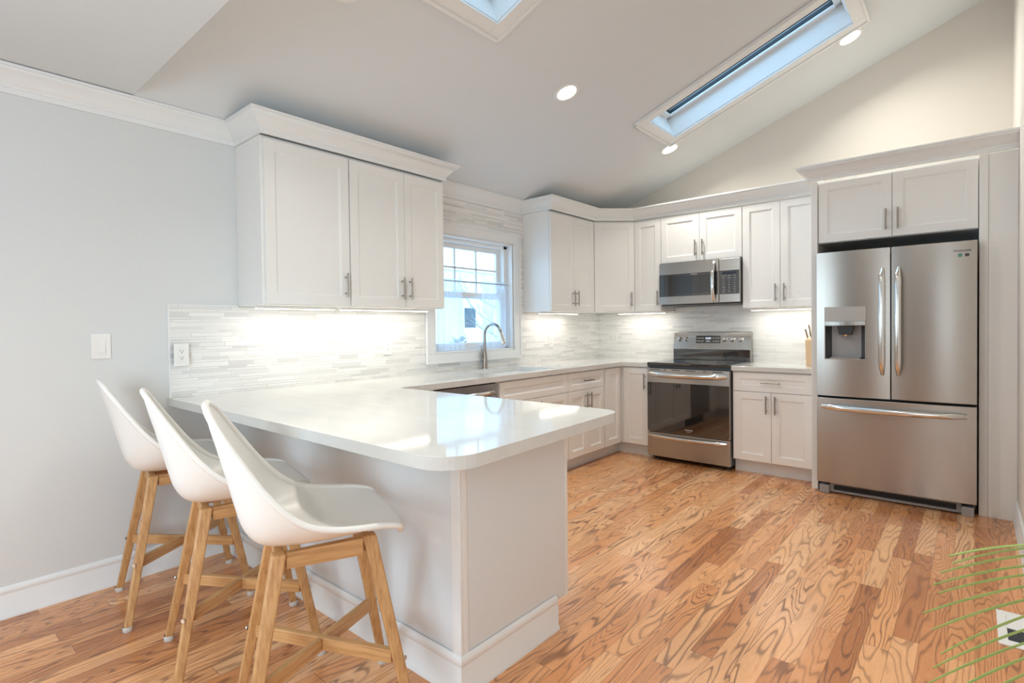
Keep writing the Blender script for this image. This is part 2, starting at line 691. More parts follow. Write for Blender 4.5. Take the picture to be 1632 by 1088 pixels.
slab(-.15, XR + .15, -0.855, 0.0)
slab(-.15, 1.268, -1.405, -0.855)
slab(2.618, XR + .15, -1.405, -0.855)
slab(-.15, XR + .15, -3.208, -1.405)
slab(-.15, 1.290, -3.76, -3.208)
slab(2.640, XR + .15, -3.76, -3.208)
slab(-.15, XR + .15, YB, -3.76)
struct(b.build('ceiling', M['ceil']))
b = MB().box(-.15, XR + .15, YF - .15, YB, 2.46, 2.56)
struct(b.build('ceiling', M['ceil_flat_shaded']))
b = MB().prism([(-.15, 2.562), (XR + .15, 2.562), (XR + .15, zc(XR + .15)), (-.15 + .5, 2.562)], YB - .06, YB, 'y')
struct(b.build('wall_gable', M['ceil']))

# skylights: shaft, casing, frame, glass
sl = Vector((1, 0, SL)).normalized()
nr = Vector((-SL, 0, 1)).normalized()
for k, (x0, x1, y0, y1) in enumerate(SK):
    L = (x1 - x0) / sl.x
    org = Vector((x0, (y0 + y1) / 2, zc(x0)))
    mt = Matrix((sl, Vector((0, 1, 0)), nr)).transposed().to_4x4()
    mt.translation = org
    w = (y1 - y0) / 2
    root = bpy.data.objects.new('window_%d' % (k + 2), None)
    COL.objects.link(root)
    root.matrix_world = mt
    bpy.context.view_layer.update()
    struct(root)
    D, T = 0.36, 0.028
    h0 = 0.0
    b = MB()
    b.box(-T, L + T, -w - T, -w, h0, D).box(-T, L + T, w, w + T, h0, D)
    b.box(-T, 0, -w, w, h0, D).box(L, L + T, -w, w, h0, D)
    b.build('shaft', M['trim'], root)
    c = 0.098
    b = MB()
    for a0, a1, b0, b1 in ((-c, L + c, w + .002, w + c), (-c, L + c, -w - c, -w - .002), (-c, -.002, -w - .002, w + .002), (L + .002, L + c, -w - .002, w + .002)):
        b.box(a0, a1, b0, b1, -0.018, -0.0008)
    e = 0.022
    for a0, a1, b0, b1 in ((-c, L + c, w + c - e, w + c), (-c, L + c, -w - c, -w - c + e), (-c, -c + e, -w - c, w + c), (L + c - e, L + c, -w - c, w + c)):
        b.box(a0, a1, b0, b1, -0.027, -0.018)
    b.build('casing', M['trim'], root, bevel=0.004)
    b = MB()
    f = 0.045
    for a0, a1, b0, b1 in ((0, L, w - f, w), (0, L, -w, -w + f), (0, f, -w, w), (L - f, L, -w, w)):
        b.box(a0, a1, b0, b1, 0.160, 0.180)
        b.box(a0, a1, b0, b1, 0.2085, 0.2165)
    b.build('frame', M['trim'], root, bevel=0.003)
    b = MB()
    f = 0.050
    for a0, a1, b0, b1 in ((0, L, w - f, w - .004), (0, L, -w + .004, -w + f), (0, f, -w, w), (L - f, L, -w, w)):
        b.box(a0, a1, b0, b1, 0.181, 0.208)
        b.box(a0, a1, b0, b1, 0.217, 0.285)
    b.build('sash', M['sashdark'], root, bevel=0.003)
    MB().box(0, L, -w + .004, w - .004, 0.262, 0.268).build('glass_pane', M['glass'], root)

# ------------------------------------------------------------------ window over the sink
win = bpy.data.objects.new('window_1', None)
COL.objects.link(win)
win.location = (0, 0, 0)
struct(win)
CW = 0.095
b = MB()
y0, y1, z0, z1 = WY0, WY1, WZ0, WZ1
for a in ((y0 - CW, y1 + CW, z1, z1 + CW), (y0 - CW, y1 + CW, z0 - .078, z0), (y0 - CW, y0, z0, z1), (y1, y1 + CW, z0, z1)):
    b.box(0.0095, 0.026, a[0], a[1], a[2], a[3])
e = 0.02
for a in ((y0 - CW, y1 + CW, z1 + CW - e, z1 + CW), (y0 - CW, y1 + CW, z0 - .078, z0 - .078 + e), (y0 - CW, y0 - CW + e, z0 - .058, z1 + CW - e), (y1 + CW - e, y1 + CW, z0 - .058, z1 + CW - e)):
    b.box(0.026, 0.034, a[0], a[1], a[2], a[3])
b.build('casing', M['trim'], win, bevel=0.004)
b = MB()
j = 0.018
for a in ((y0, y1, z1 - j, z1), (y0, y1, z0, z0 + j), (y0, y0 + j, z0 + j, z1 - j), (y1 - j, y1, z0 + j, z1 - j)):
    b.box(-0.149, 0.0095, *a)
b.build('jamb', M['trim'], win, bevel=0.002)
iy0, iy1, iz0, iz1 = y0 + j, y1 - j, z0 + j, z1 - j
b = MB()
for a in ((iy0, iy1, iz1 - .03, iz1), (iy0, iy1, iz0, iz0 + .02), (iy0, iy0 + .03, iz0, iz1), (iy1 - .045, iy1, iz0, iz1)):
    b.box(-0.147, -0.05, *a)
b.build('window_frame', M['trim'], win, bevel=0.003)
gy0, gy1 = iy0 + .03, iy1 - .045
zm = 1.56


def sash(x0, x1, za, zb, name, muntins):
    s = .042
    bb = MB()
    for a in ((gy0, gy1, zb - s, zb), (gy0, gy1, za, za + s), (gy0, gy0 + s, za + s, zb - s), (gy1 - s, gy1, za + s, zb - s)):
        bb.box(x0, x1, *a)
    o = bb.build(name, M['trim'], win, bevel=0.003)
    MB().box((x0 + x1) / 2 - .003, (x0 + x1) / 2 + .003, gy0 + s - .006, gy1 - s + .006, za + s - .006, zb - s + .006).build('glass_pane', M['glass'], o)
    if muntins:
        W = (gy1 - gy0 - 2 * s)
        for q in (1, 2):
            yy = gy0 + s + W * q / 3
            MB().box(x0 + .006, x1 - .006, yy - .008, yy + .008, za + s, zb - s).build('muntin', M['trim'], o, bevel=0.002)
        zz = (za + s + zb - s) / 2 + .03
        MB().box(x0 + .006, x1 - .006, gy0 + s, gy1 - s, zz - .008, zz + .008).build('muntin', M['trim'], o, bevel=0.002)


sash(-0.135, -0.105, zm - .03, iz1 - .03, 'upper_sash', True)
sash(-0.100, -0.068, iz0 + .02, zm + .02, 'lower_sash', False)

# curtain rod and the two sheer panels
rod = thing('curtain_rod', 'thin grey tension rod across the middle of the window above the sink', 'curtain rod', (-0.03, (iy0 + iy1) / 2, 1.665))
hw = (iy1 - iy0) / 2
MB().cyl((0, -hw, 0), (0, hw, 0), 0.006, seg=12).build('rod', M['nickel'], rod, smooth=True)
for s in (-1, 1):
    MB().cyl((0, s * hw, 0), (0, s * (hw - .018), 0), 0.012, seg=14).build('end_cap', M['plastic_w'], rod, smooth=True)


def curtain(ya, yb, zb, label, folds, flare):
    rows = []
    NZ, NY = 24, 90
    for i in range(NZ + 1):
        tz = i / NZ
        z = 1.684 + (zb - 1.684) * tz
        row = []
        for k in range(NY + 1):
            s = k / NY
            y = ya + (yb - ya) * s + flare * tz * (s - .5) * .3
            y = min(max(y, iy0 + .004), iy1 - .004)
            amp = 0.004 + 0.010 * min(1, tz * 3)
            x = -0.03 + amp * math.sin(s * folds * 2 * math.pi + 1.2 * math.sin(tz * 2.2)) + 0.004 * math.sin(s * 23 + tz * 4)
            x += 0.0185 if tz > .02 else 0
            if tz <= .1:
                x = -0.0215 + 0.0015 * math.sin(s * 60)
            row.append((x, y, z))
        rows.append(row)
    o = MB().grid(rows).build('curtain', M['sheer'], smooth=True)
    return tag(o, label, 'curtain', 'sheer cafe curtains at the sink window')


curtain(iy0 + .026, -2.20, 1.085, 'left sheer white cafe curtain panel hanging from the rod', 5, .05)
curtain(-1.965, iy1 - .026, 1.085, 'right sheer white cafe curtain panel hanging behind the tap', 5, .05)

# ------------------------------------------------------------------ mouldings
CROWN = [(0.0, 0.0), (0.014, 0.0), (0.014, 0.022), (0.020, 0.026), (0.020, 0.034), (0.028, 0.040), (0.036, 0.050), (0.050, 0.066),
         (0.064, 0.078), (0.076, 0.085), (0.080, 0.090), (0.080, 0.096), (0.090, 0.098), (0.090, 0.110), (0.0, 0.110)]
BASE = [(0.0, 0.0), (0.020, 0.0), (0.019, 0.012), (0.013, 0.020), (0.013, 0.098), (0.010, 0.104), (0.010, 0.110), (0.0125, 0.114), (0.0115, 0.126), (0.006, 0.136), (0.0, 0.140)]


def sweep(path, i0, i1, prof, z0, name, mat, parent=None, k=1.0, back=0.0):
    """mitred moulding along path (profile projects to the right of travel), segments i0..i1 only"""
    P = [Vector((x, y)) for x, y in path]

    def nrm(a, c):
        d = (c - a).normalized()
        return Vector((d.y, -d.x))
    rings = []
    bb = MB()
    for i in range(i0, i1 + 1):
        ns = []
        if i > 0:
            ns.append(nrm(P[i - 1], P[i]))
        if i < len(P) - 1:
            ns.append(nrm(P[i], P[i + 1]))
        if len(ns) == 2:
            mvec = (ns[0] + ns[1]).normalized()
            mvec = mvec / max(0.2, mvec.dot(ns[0]))
        else:
            mvec = ns[0]
        rings.append([bb.bm.verts.new((P[i].x + mvec.x * (o * k + back), P[i].y + mvec.y * (o * k + back), z0 + z)) for o, z in prof])
    n = len(prof)
    for i in range(len(rings) - 1):
        for q in range(n):
            bb.bm.faces.new((rings[i][q], rings[i][(q + 1) % n], rings[i + 1][(q + 1) % n], rings[i + 1][q]))
    bb.bm.faces.new(rings[0])
    bb.bm.faces.new(rings[-1][::-1])
    return bb.build(name, mat, parent, smooth=True)


CB, CTOP = 1.412, 2.345
FD = 0.335                    # front plane of the upper doors
cpath = [(0.0, YF), (0.0, -4.08), (FD, -4.08), (FD, -2.73), (0.0, -2.73), (0.0, -1.39), (FD, -1.39), (FD, -0.625),
         (0.625, -FD), (2.30, -FD)]
ce = 0.0006
for i0, i1 in ((0, 1), (1, 4), (4, 5), (5, 9)):
    nm = 'trim_%d' % ({0: 1, 1: 2, 4: 3, 5: 4}[i0])
    struct(sweep(cpath, i0, i1, CROWN, CTOP, nm, M['trim'], back=ce))
fpath = [(2.301, -0.02), (2.301, -0.735), (XR, -0.735)]
struct(sweep(fpath, 0, 2, CROWN, CTOP, 'trim_5', M['trim'], back=ce))
# baseboards
struct(sweep([(0.0, YF), (0.0, -4.165)], 0, 1, BASE, 0.0, 'baseboard_left', M['trim'], back=ce))
struct(sweep([(XR, -0.745), (XR, -6.3)], 0, 1, BASE, 0.0, 'baseboard_right', M['trim'], back=ce))

# unseen dining-end windows, added to let daylight in behind the viewer
def plain_window(name, x, y, sx):
    o = bpy.data.objects.new(name, None)
    COL.objects.link(o)
    o.location = (x, y, 0)
    struct(o)
    H = .85 if sx > 0 else 1.05
    b = MB()
    za, zb = (.80, 2.10) if sx > 0 else (.75, 2.15)
    for a in ((-H, H, zb - .06, zb), (-H, H, za, za + .06), (-H, -H + .06, za + .06, zb - .06), (H - .06, H, za + .06, zb - .06), (-.03, .03, za + .06, zb - .06)):
        b.box(min(sx * .02, sx * .12), max(sx * .02, sx * .12), a[0], a[1], a[2], a[3])
    b.build('window_frame', M['trim'], o, bevel=.003)
    MB().box(min(sx * .068, sx * .074), max(sx * .068, sx * .074), -H + .06, H - .06, za + .06, zb - .06).build('glass_pane', M['glass'], o)


plain_window('window_4', XR, -7.2, 1)
plain_window('window_5', 0, -7.2, -1)

# ------------------------------------------------------------------ backsplash
b = MB()
b.box(0.0005, 0.009, -4.445, WY0 - CW, 0.9145, CB - .002)
b.box(0.0005, 0.009, -2.728, WY0 - CW, CB - .002, CTOP - .001)
b.box(0.0005, 0.009, WY0 - CW, WY1 + CW, 0.9145, WZ0 - .078)
b.box(0.0005, 0.009, WY0 - CW, WY1 + CW, WZ1 + CW, CTOP - .001)
b.box(0.0005, 0.009, WY1 + CW, -1.392, 0.9145, CTOP - .001)
b.box(0.0005, 0.009, -1.392, -0.0005, 0.9145, CB - .002)
tsp = thing('backsplash', 'grey and white linear mosaic tile around the sink window', 'backsplash', (0, 0, 0))
b.build('tile_field', M['tile'], tsp)
b = MB().box(0.0005, 0.012, -4.456, -4.446, 0.9145, CB + .006).box(0.0005, 0.012, -4.446, -4.082, CB - .002, CB + .006)
b.build('edge_trim', M['trim'], tsp)
b = MB().box(0.0095, 2.299, -0.009, -0.0005, 0.9145, CB - .002).box(0.918, 1.678, -0.009, -0.0005, CB - .002, 1.455)
tag(b.build('backsplash', M['tile']), 'pale linear mosaic tile on the wall behind the range', 'backsplash')

# ------------------------------------------------------------------ cabinet builder


def shaker(parent, x0, x1, z0, z1, yf, mat=None, name='door', fr=0.058, th=0.020):
    """front in the local xz plane; outer face at y = yf (towards -y)"""
    mat = mat or M['cab']
    fr = min(fr, (x1 - x0) * .3, (z1 - z0) * .32)
    bm = bmesh.new()

    def ring(i, y):
        return [bm.verts.new((x, y, z)) for x, z in ((x0 + i, z0 + i), (x1 - i, z0 + i), (x1 - i, z1 - i), (x0 + i, z1 - i))]
    rs = [ring(0.0, yf + th), ring(0.0, yf + .0015), ring(.0015, yf), ring(fr, yf), ring(fr + .003, yf + .004), ring(fr + .009, yf + .006), ring(fr + .010, yf + .010)]
    for a, c in zip(rs[:-1], rs[1:]):
        for q in range(4):
            bm.faces.new((a[q], a[(q + 1) % 4], c[(q + 1) % 4], c[q]))
    bm.faces.new(rs[-1])
    bm.faces.new(rs[0][::-1])
    b_ = MB()
    b_.bm.free()
    b_.bm = bm
    return b_.build(name, mat, parent)


def pull(parent, x, z, yf, vert=True, L=0.150):
    bb = MB()
    h = L / 2
    if vert:
        bb.cyl((x, yf - .030, z - h), (x, yf - .030, z + h), .0058, seg=12)
        for s in (-1, 1):
            bb.cyl((x, yf - .0005, z + s * (h - .026)), (x, yf - .030, z + s * (h - .026)), .0045, seg=10)
    else:
        bb.cyl((x - h, yf - .030, z), (x + h, yf - .030, z), .0058, seg=12)
        for s in (-1, 1):
            bb.cyl((x + s * (h - .026), yf - .0005, z), (x + s * (h - .026), yf - .030, z), .0045, seg=10)
    return bb.build('handle', M['nickel'], parent, smooth=True)


def cabinet(name, label, loc, rz, w, depth, h, fronts, group=None, toe=False, side_reveal=0.0):
    """local: x 0..w, y 0 (wall) .. -depth (carcass front), z 0..h"""
    t = thing(name, label, 'cabinet', loc, rz, group)
    zb = 0.11 if toe else 0.0
    MB().box(.0008, w - .0008, -depth, -.0008, zb, h).build('body', M['cab'], t, bevel=.0015)
    if toe:
        MB().box(.0008, w - .0008, -depth + .06, -.0008, 0.0, zb - .0005).build('toe_kick', M['panel'], t)
    yf = -depth - .0215
    for fdef in fronts:
        kind, x0, x1, z0, z1 = fdef[:5]
        d = shaker(t, x0, x1, z0, z1, yf, name=kind)
        if len(fdef) > 5 and fdef[5]:
            hk = fdef[5]
            pull(d, hk[1], hk[2], yf, hk[0] == 'v', hk[3] if len(hk) > 3 else .150)
    return t


G = 0.003
H_UP = CTOP - CB
UD = FD - .0215                # carcass depth of uppers
zt = H_UP - .018               # door top
UG = 'white shaker wall cabinets'
R90, R180 = R_(90), R_(180)
# window wall uppers (local x -> +y), local depth -> +x
w = .553
cabinet('wall_cabinet', 'single-door white wall cabinet nearest the light switch, left of the sink window', (0, -4.08, CB), R90, w, UD, H_UP,
        [('door', .016, w - .005, .004, zt, ('v', w - .040, .130))], UG)
w = .797
cabinet('wall_cabinet', 'wide double-door white wall cabinet just left of the sink window', (0, -3.527, CB), R90, w, UD, H_UP,
        [('door', .004, .432, .004, zt, ('v', .400, .130)), ('door', .435, w - G, .004, zt, ('v', .468, .130))], UG)
w = .765
cabinet('wall_cabinet', 'double-door white wall cabinet between the sink window and the corner', (0, -1.39, CB), R90, w, UD, H_UP,
        [('door', G, .385, .004, zt, ('v', .353, .130)), ('door', .388, w - G - .006, .004, zt, ('v', .421, .130))], UG)
# range wall uppers
w = .29
cabinet('wall_cabinet', 'narrow one-door white wall cabinet left of the microwave', (.625, 0, CB), 0, w, UD, H_UP,
        [('door', .006, w - G, .004, zt, ('v', w - .030, .130))], UG)
w = .765
cabinet('wall_cabinet', 'short double-door white cabinet above the microwave', (.915, 0, 1.875), 0, w, UD, CTOP - 1.875,
        [('door', G, w / 2 - .0015, .004, CTOP - 1.875 - .018, ('v', w / 2 - .034, .125)),
         ('door', w / 2 + .0015, w - G, .004, CTOP - 1.875 - .018, ('v', w / 2 + .034, .125))], UG)
w = .619
cabinet('wall_cabinet', 'tall double-door white wall cabinet between microwave and fridge', (1.68, 0, CB), 0, w, UD, H_UP,
        [('door', G, w / 2 - .0015, .004, zt, ('v', w / 2 - .034, .130)), ('door', w / 2 + .0015, w - G, .004, zt, ('v', w / 2 + .034, .130))], UG)
# diagonal corner wall cabinet
dc = thing('wall_cabinet', 'diagonal corner white wall cabinet with one door', 'cabinet', (0, 0, CB), 0, UG)
q = .0008
poly = [(q, -q), (q, -.624), (UD, -.624), (.624, -UD), (.624, -q)]
MB().prism(poly, 0, H_UP).build('body', M['cab'], dc, bevel=.0015)
pa, pb = Vector((UD, -.624, 0)), Vector((.624, -UD, 0))
wd = (pb - pa).length
dd = shaker(dc, .012, wd - .012, .004, zt, -.0215)
dd.location = pa
dd.rotation_euler = (0, 0, R_(45))
pull(dd, wd - .05, .130, -.0215)

# fridge surround
cabinet('wall_cabinet', 'deep double-door white cabinet above the fridge', (2.346, 0, 1.875), 0, .909, .70, CTOP - 1.875,
        [('door', G, .4535, .004, CTOP - 1.875 - .016, ('v', .420, .125)), ('door', .4565, .906, .004, CTOP - 1.875 - .016, ('v', .489, .125))], UG)
fp = thing('side_panel', 'tall narrow white side panel left of the fridge', 'panel', (2.301, 0, 0))
MB().box(0, .044, -.715, -.0008, 0, CTOP).build('panel', M['cab'], fp, bevel=.002)
MB().box(.001, .043, -.7345, -.7155, 0, CTOP).build('face_strip', M['cab'], fp, bevel=.002)
fp = thing('side_panel', 'wide tall white filler panel between the fridge and the right wall', 'panel', (3.256, 0, 0))
MB().box(0, XR - 3.256 - .0008, -.715, -.0008, 0, CTOP).build('panel', M['cab'], fp, bevel=.002)
MB().box(0.001, .045, -.7345, -.7155, 0, CTOP).build('face_strip', M['cab'], fp, bevel=.002)
MB().box(.046, XR - 3.256 - .001, -.728, -.7155, 0, CTOP).build('filler', M['cab'], fp, bevel=.001)

# ------------------------------------------------------------------ base cabinets
CT, CTH = 0.914, 0.040
HB = CT - CTH - .0005
BD = .6035                     # carcass depth of bases, door face at .625
BG = 'white shaker base cabinets'
ZD0, ZD1, ZR0, ZR1 = .118, .700, .704, .862
w = .918
cabinet('base_cabinet', 'white sink base cabinet with a long false drawer front beside the dishwasher', (0, -2.482, 0), R90, w, BD, HB,
        [('drawer_front', .022, w - G, ZR0, ZR1), ('door', .022, w / 2 - .0015, ZD0, ZD1, ('v', w / 2 - .035, .60)),
         ('door', w / 2 + .0015, w - G, ZD0, ZD1, ('v', w / 2 + .035, .60))], BG, True)
w = .632
cabinet('base_cabinet', 'white drawer base cabinet with two doors, right of the sink', (0, -1.564, 0), R90, w, BD, HB,
        [('drawer', .004, w - .03, ZR0, ZR1, ('h', w / 2 - .01, .785)), ('door', .004, w / 2 - .0145, ZD0, ZD1, ('v', w / 2 - .048, .60)),
         ('door', w / 2 - .0115, w - .03, ZD0, ZD1, ('v', w / 2 + .022, .60))], BG, True)
w = .622
cabinet('base_cabinet', 'white base cabinet with a drawer between the range and the fridge', (1.678, 0, 0), 0, w, BD, HB,
        [('drawer', .012, w - .014, ZR0, ZR1, ('h', w / 2, .785)), ('door', .012, w / 2 - .0015, ZD0, ZD1, ('v', w / 2 - .034, .60)),
         ('door', w / 2 + .0015, w - .014, ZD0, ZD1, ('v', w / 2 + .034, .60))], BG, True)
cc = thing('base_cabinet', 'white corner base cabinet with a folding door beside the range', 'cabinet', (0, 0, 0), 0, BG)
poly = [(q, -q), (q, -.931), (BD, -.931), (BD, -BD), (.9145, -BD), (.9145, -q)]
MB().prism(poly, .11, HB).build('body', M['cab'], cc, bevel=.0015)
poly = [(q, -q), (q, -.931), (.545, -.931), (.545, -.545), (.9145, -.545), (.9145, -q)]
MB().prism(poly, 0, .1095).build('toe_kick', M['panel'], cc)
d1 = shaker(cc, 0, .28, ZD0, ZR1, 0, th=.0205)
d1.location = (.625, -.928, 0)
d1.rotation_euler = (0, 0, R90)
d2 = shaker(cc, .650, .910, ZD0, ZR1, -.625, th=.0205)
pull(d2, .878, .735, -.625)

# peninsula
PX1, PY0, PY1 = 1.905, -4.145, -3.500
pn = thing('peninsula_base', 'white panelled peninsula base under the overhanging white countertop', 'cabinet', (0, 0, 0))
MB().box(.0008, PX1, PY0, PY1 - .022, .11, HB).box(.0008, BD, PY1 - .022, -3.096, .11, HB).build('body', M['cab'], pn)
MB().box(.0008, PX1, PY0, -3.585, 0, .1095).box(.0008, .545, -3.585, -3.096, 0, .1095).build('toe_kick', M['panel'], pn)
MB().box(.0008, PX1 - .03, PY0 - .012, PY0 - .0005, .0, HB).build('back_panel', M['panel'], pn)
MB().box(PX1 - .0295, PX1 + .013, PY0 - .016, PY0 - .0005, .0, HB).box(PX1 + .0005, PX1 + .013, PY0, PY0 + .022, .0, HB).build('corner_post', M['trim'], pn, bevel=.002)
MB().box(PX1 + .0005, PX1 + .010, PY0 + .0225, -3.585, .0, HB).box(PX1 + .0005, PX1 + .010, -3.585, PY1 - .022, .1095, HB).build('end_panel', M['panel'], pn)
MB().box(PX1 - .03, PX1 + .012, PY1 - .0215, PY1 - .002, .1095, HB).build('face_strip', M['cab'], pn, bevel=.001)
dw = (PX1 - .035 - .66) / 2
for k in (0, 1):
    xa = .655 + k * dw
    dr = shaker(pn, xa + .002, xa + dw - .002, ZR0, ZR1, 0, name='drawer', th=.0205)
    dr.location = (0, 0, 0)
    m4 = Matrix.Translation((0, PY1, 0)) @ Matrix.Scale(-1, 4, (0, 1, 0))
    for o_ in (dr,):
        o_.data.transform(m4)
        o_.data.flip_normals()
    h_ = pull(dr, xa + dw / 2, .785, 0, False)
    h_.data.transform(m4)
    h_.data.flip_normals()
    dr = shaker(pn, xa + .002, xa + dw - .002, ZD0, ZD1, 0, th=.0205)
    dr.data.transform(m4)
    dr.data.flip_normals()
    h_ = pull(dr, xa + (dw - .035 if k == 0 else .035), .60, 0)
    h_.data.transform(m4)
    h_.data.flip_normals()
bp = [(0.022, PY0 - .0125), (PX1 + .0135, PY0 - .0125), (PX1 + .0135, -3.60)]
bo = sweep([(0.022, PY0 - .0165), (PX1 + .0135, PY0 - .0165), (PX1 + .0135, -3.60)], 0, 2, BASE, 0.0, 'baseboard', M['trim'], pn)

# countertops
def arc_corner(p, a, c, r, n=8):
    """round the corner p between neighbours a and c"""
    p, a, c = Vector(p), Vector(a), Vector(c)
    da, dc_ = (a - p).normalized(), (c - p).normalized()
    ang = da.angle(dc_)
    tl = r / math.tan(ang / 2)
    ctr = p + (da + dc_).normalized() * (r / math.sin(ang / 2))
    s, e_ = p + da * tl - ctr, p + dc_ * tl - ctr
    a0 = math.atan2(s.y, s.x)
    dl = math.atan2(e_.y, e_.x) - a0
    dl = (dl + math.pi) % (2 * math.pi) - math.pi
    return [(ctr.x + r * math.cos(a0 + dl * k / n), ctr.y + r * math.sin(a0 + dl * k / n)) for k in range(n + 1)]


cq = .0004
A_ = [(cq, -cq), (.9145, -cq), (.9145, -.648), (.648, -.648), (.648, -3.403), (2.128, -3.403), (2.185, -4.461), (cq, -4.461)]
outer = A_[:3] + arc_corner(A_[3], A_[2], A_[4], .012, 4) + arc_corner(A_[4], A_[3], A_[5], .012, 4) + arc_corner(A_[5], A_[4], A_[6], .085, 10) + arc_corner(A_[6], A_[5], A_[7], .125, 12) + [A_[7]]
SX0, SX1, SY0, SY1 = .135, .545, -2.40, -1.63
hole = rrect(SX0, SX1, SY0, SY1, .05, 6)
b = MB()
poly_with_holes(b.bm, outer, [hole], CT - CTH, CT)
ctp = b.build('countertop', M['quartz'], bevel=.004, seg=3)
tag(ctp, 'white quartz countertop running from the corner past the sink onto the peninsula', 'countertop')
ctp2 = MB().box(1.679, 2.2995, -.648, -cq, CT - CTH, CT).build('countertop', M['quartz'], bevel=.004, seg=3)
tag(ctp2, 'short white quartz countertop between the range and the fridge', 'countertop')

# sink
sk = thing('sink', 'undermount stainless steel sink below the window', 'sink', ((SX0 + SX1) / 2, (SY0 + SY1) / 2, CT - CTH - .001))
b = MB()
loops = []
for ins, z in ((-.018, 0.0), (.004, 0.0), (.008, -.02), (.012, -.19), (.05, -.205)):
    x0, x1, y0, y1 = SX0 + ins - (SX0 + SX1) / 2, SX1 - ins - (SX0 + SX1) / 2, SY0 + ins - (SY0 + SY1) / 2, SY1 - ins - (SY0 + SY1) / 2
    loops.append([b.bm.verts.new((x, y, z)) for x, y in rrect(x0, x1, y0, y1, max(.02, .05 - max(ins, 0) * .3), 6)])
for a, c in zip(loops[:-1], loops[1:]):
    n = len(a)
    for i in range(n):
        b.bm.faces.new((a[i], a[(i + 1) % n], c[(i + 1) % n], c[i]))
b.bm.faces.new(loops[-1])
bs = b.build('basin', M['steel_s'], sk, smooth=True)
MB().lathe([(0.0, .002), (.03, .002), (.042, .004), (.044, .0005), (0, .0005)], (0, 0, -.205)).build('drain', M['chrome'], sk, smooth=True)

# faucet
fc = thing('faucet', 'tall brushed nickel gooseneck faucet behind the sink', 'faucet', (.055, -2.0, CT))
MB().lathe([(0.0, 0), (.027, 0), (.027, .006), (.0225, .012), (.021, .07), (.018, .13), (.0135, .15), (0, .15)]).build('base', M['nickel'], fc, smooth=True)
pts = [(0, 0, .14), (0, 0, .28)]
for k in range(0, 17):
    a = R_(180 - 166 * k / 16)
    pts.append((.095 + .095 * math.cos(a), 0, .29 + .095 * math.sin(a)))
MB().tube(pts, .0125, 14).build('neck', M['nickel'], fc, smooth=True)
e0, e1 = Vector(pts[-1]), Vector(pts[-1]) + (Vector(pts[-1]) - Vector(pts[-2])).normalized() * .10
MB().tube([e0, e0.lerp(e1, .15), e0.lerp(e1, .5), e1], [.0135, .015, .018, .022], 16).build('spray_head', M['chrome'], fc, smooth=True)
MB().cyl((0, -.018, .085), (0, -.034, .085), .012, seg=14).tube([(0, -.030, .085), (0, -.036, .13), (0, -.040, .20)], [.006, .0065, .005], 10).build('lever', M['nickel'], fc, smooth=True)

# ------------------------------------------------------------------ dishwasher
dwr = thing('dishwasher', 'stainless steel dishwasher built in left of the sink cabinet', 'dishwasher', (0, -3.092, 0), R90)
MB().box(.003, .603, -.60, -.02, .11, HB - .004).build('body', M['dgrey'], dwr)
MB().box(.02, .586, -.55, -.03, 0, .1095).build('toe_kick', M['black'], dwr)
MB().box(.004, .602, -.630, -.601, .115, .780).box(.004, .602, -.630, -.601, .782, .862).build('door', M['steel_d'], dwr, bevel=.003)
b = MB()
pts = [(.06 + .486 * k / 20, -.640 - .026 * math.sin(math.pi * k / 20) ** .6, .802) for k in range(21)]
b.tube(pts, .012, 10, flat=(1.2, .7), upv=(0, 0, 1))
b.cyl((.062, -.629, .802), (.062, -.645, .802), .010, seg=10).cyl((.544, -.629, .802), (.544, -.645, .802), .010, seg=10)
b.build('handle', M['chrome'], dwr, smooth=True)

# ------------------------------------------------------------------ range
rg = thing('range', 'stainless steel electric range with black glass oven door', 'stove', (.9165, 0, 0))
W = .759
MB().box(.004, W - .004, -.618, -.03, .035, .898).build('body', M['dgrey'], rg)
b = MB()
for x in (.05, W - .05):
    for y in (-.56, -.08):
        b = MB().cyl((x, y, 0), (x, y, .036), .018, seg=12)
        b.build('foot', M['black'], rg)
MB().box(0.0, W, -.662, -.062, .8985, .9225).build('cooktop', M['gloss'], rg, bevel=.006, seg=3)
for x, y, r in ((.2, -.48, .115), (.56, -.48, .095), (.2, -.22, .08), (.56, -.22, .08)):
    MB().lathe([(r - .0014, 0), (r - .0014, .0004), (r, .0004), (r, 0)], (x, y, .9226), seg=40).build('burner_ring', M['grey_pl'], rg)
# backguard
b = MB().prism([(-.062, .9), (-.012, .9), (-.012, 1.20), (-.030, 1.20), (-.062, 1.035)], .002, W - .002, 'x')
bgd = b.build('backguard', M['steel'], rg, bevel=.004)
MB().box(.01, W - .01, -.072, -.0625, .9235, 1.028).build('vent_panel', M['gloss'], rg, bevel=.003)
nb = Vector((0, -math.cos(math.atan2(.032, .165)), math.sin(math.atan2(.032, .165))))


def bgp(x, z):
    return Vector((x, -.062 + .032 * (z - 1.035) / .165, z))


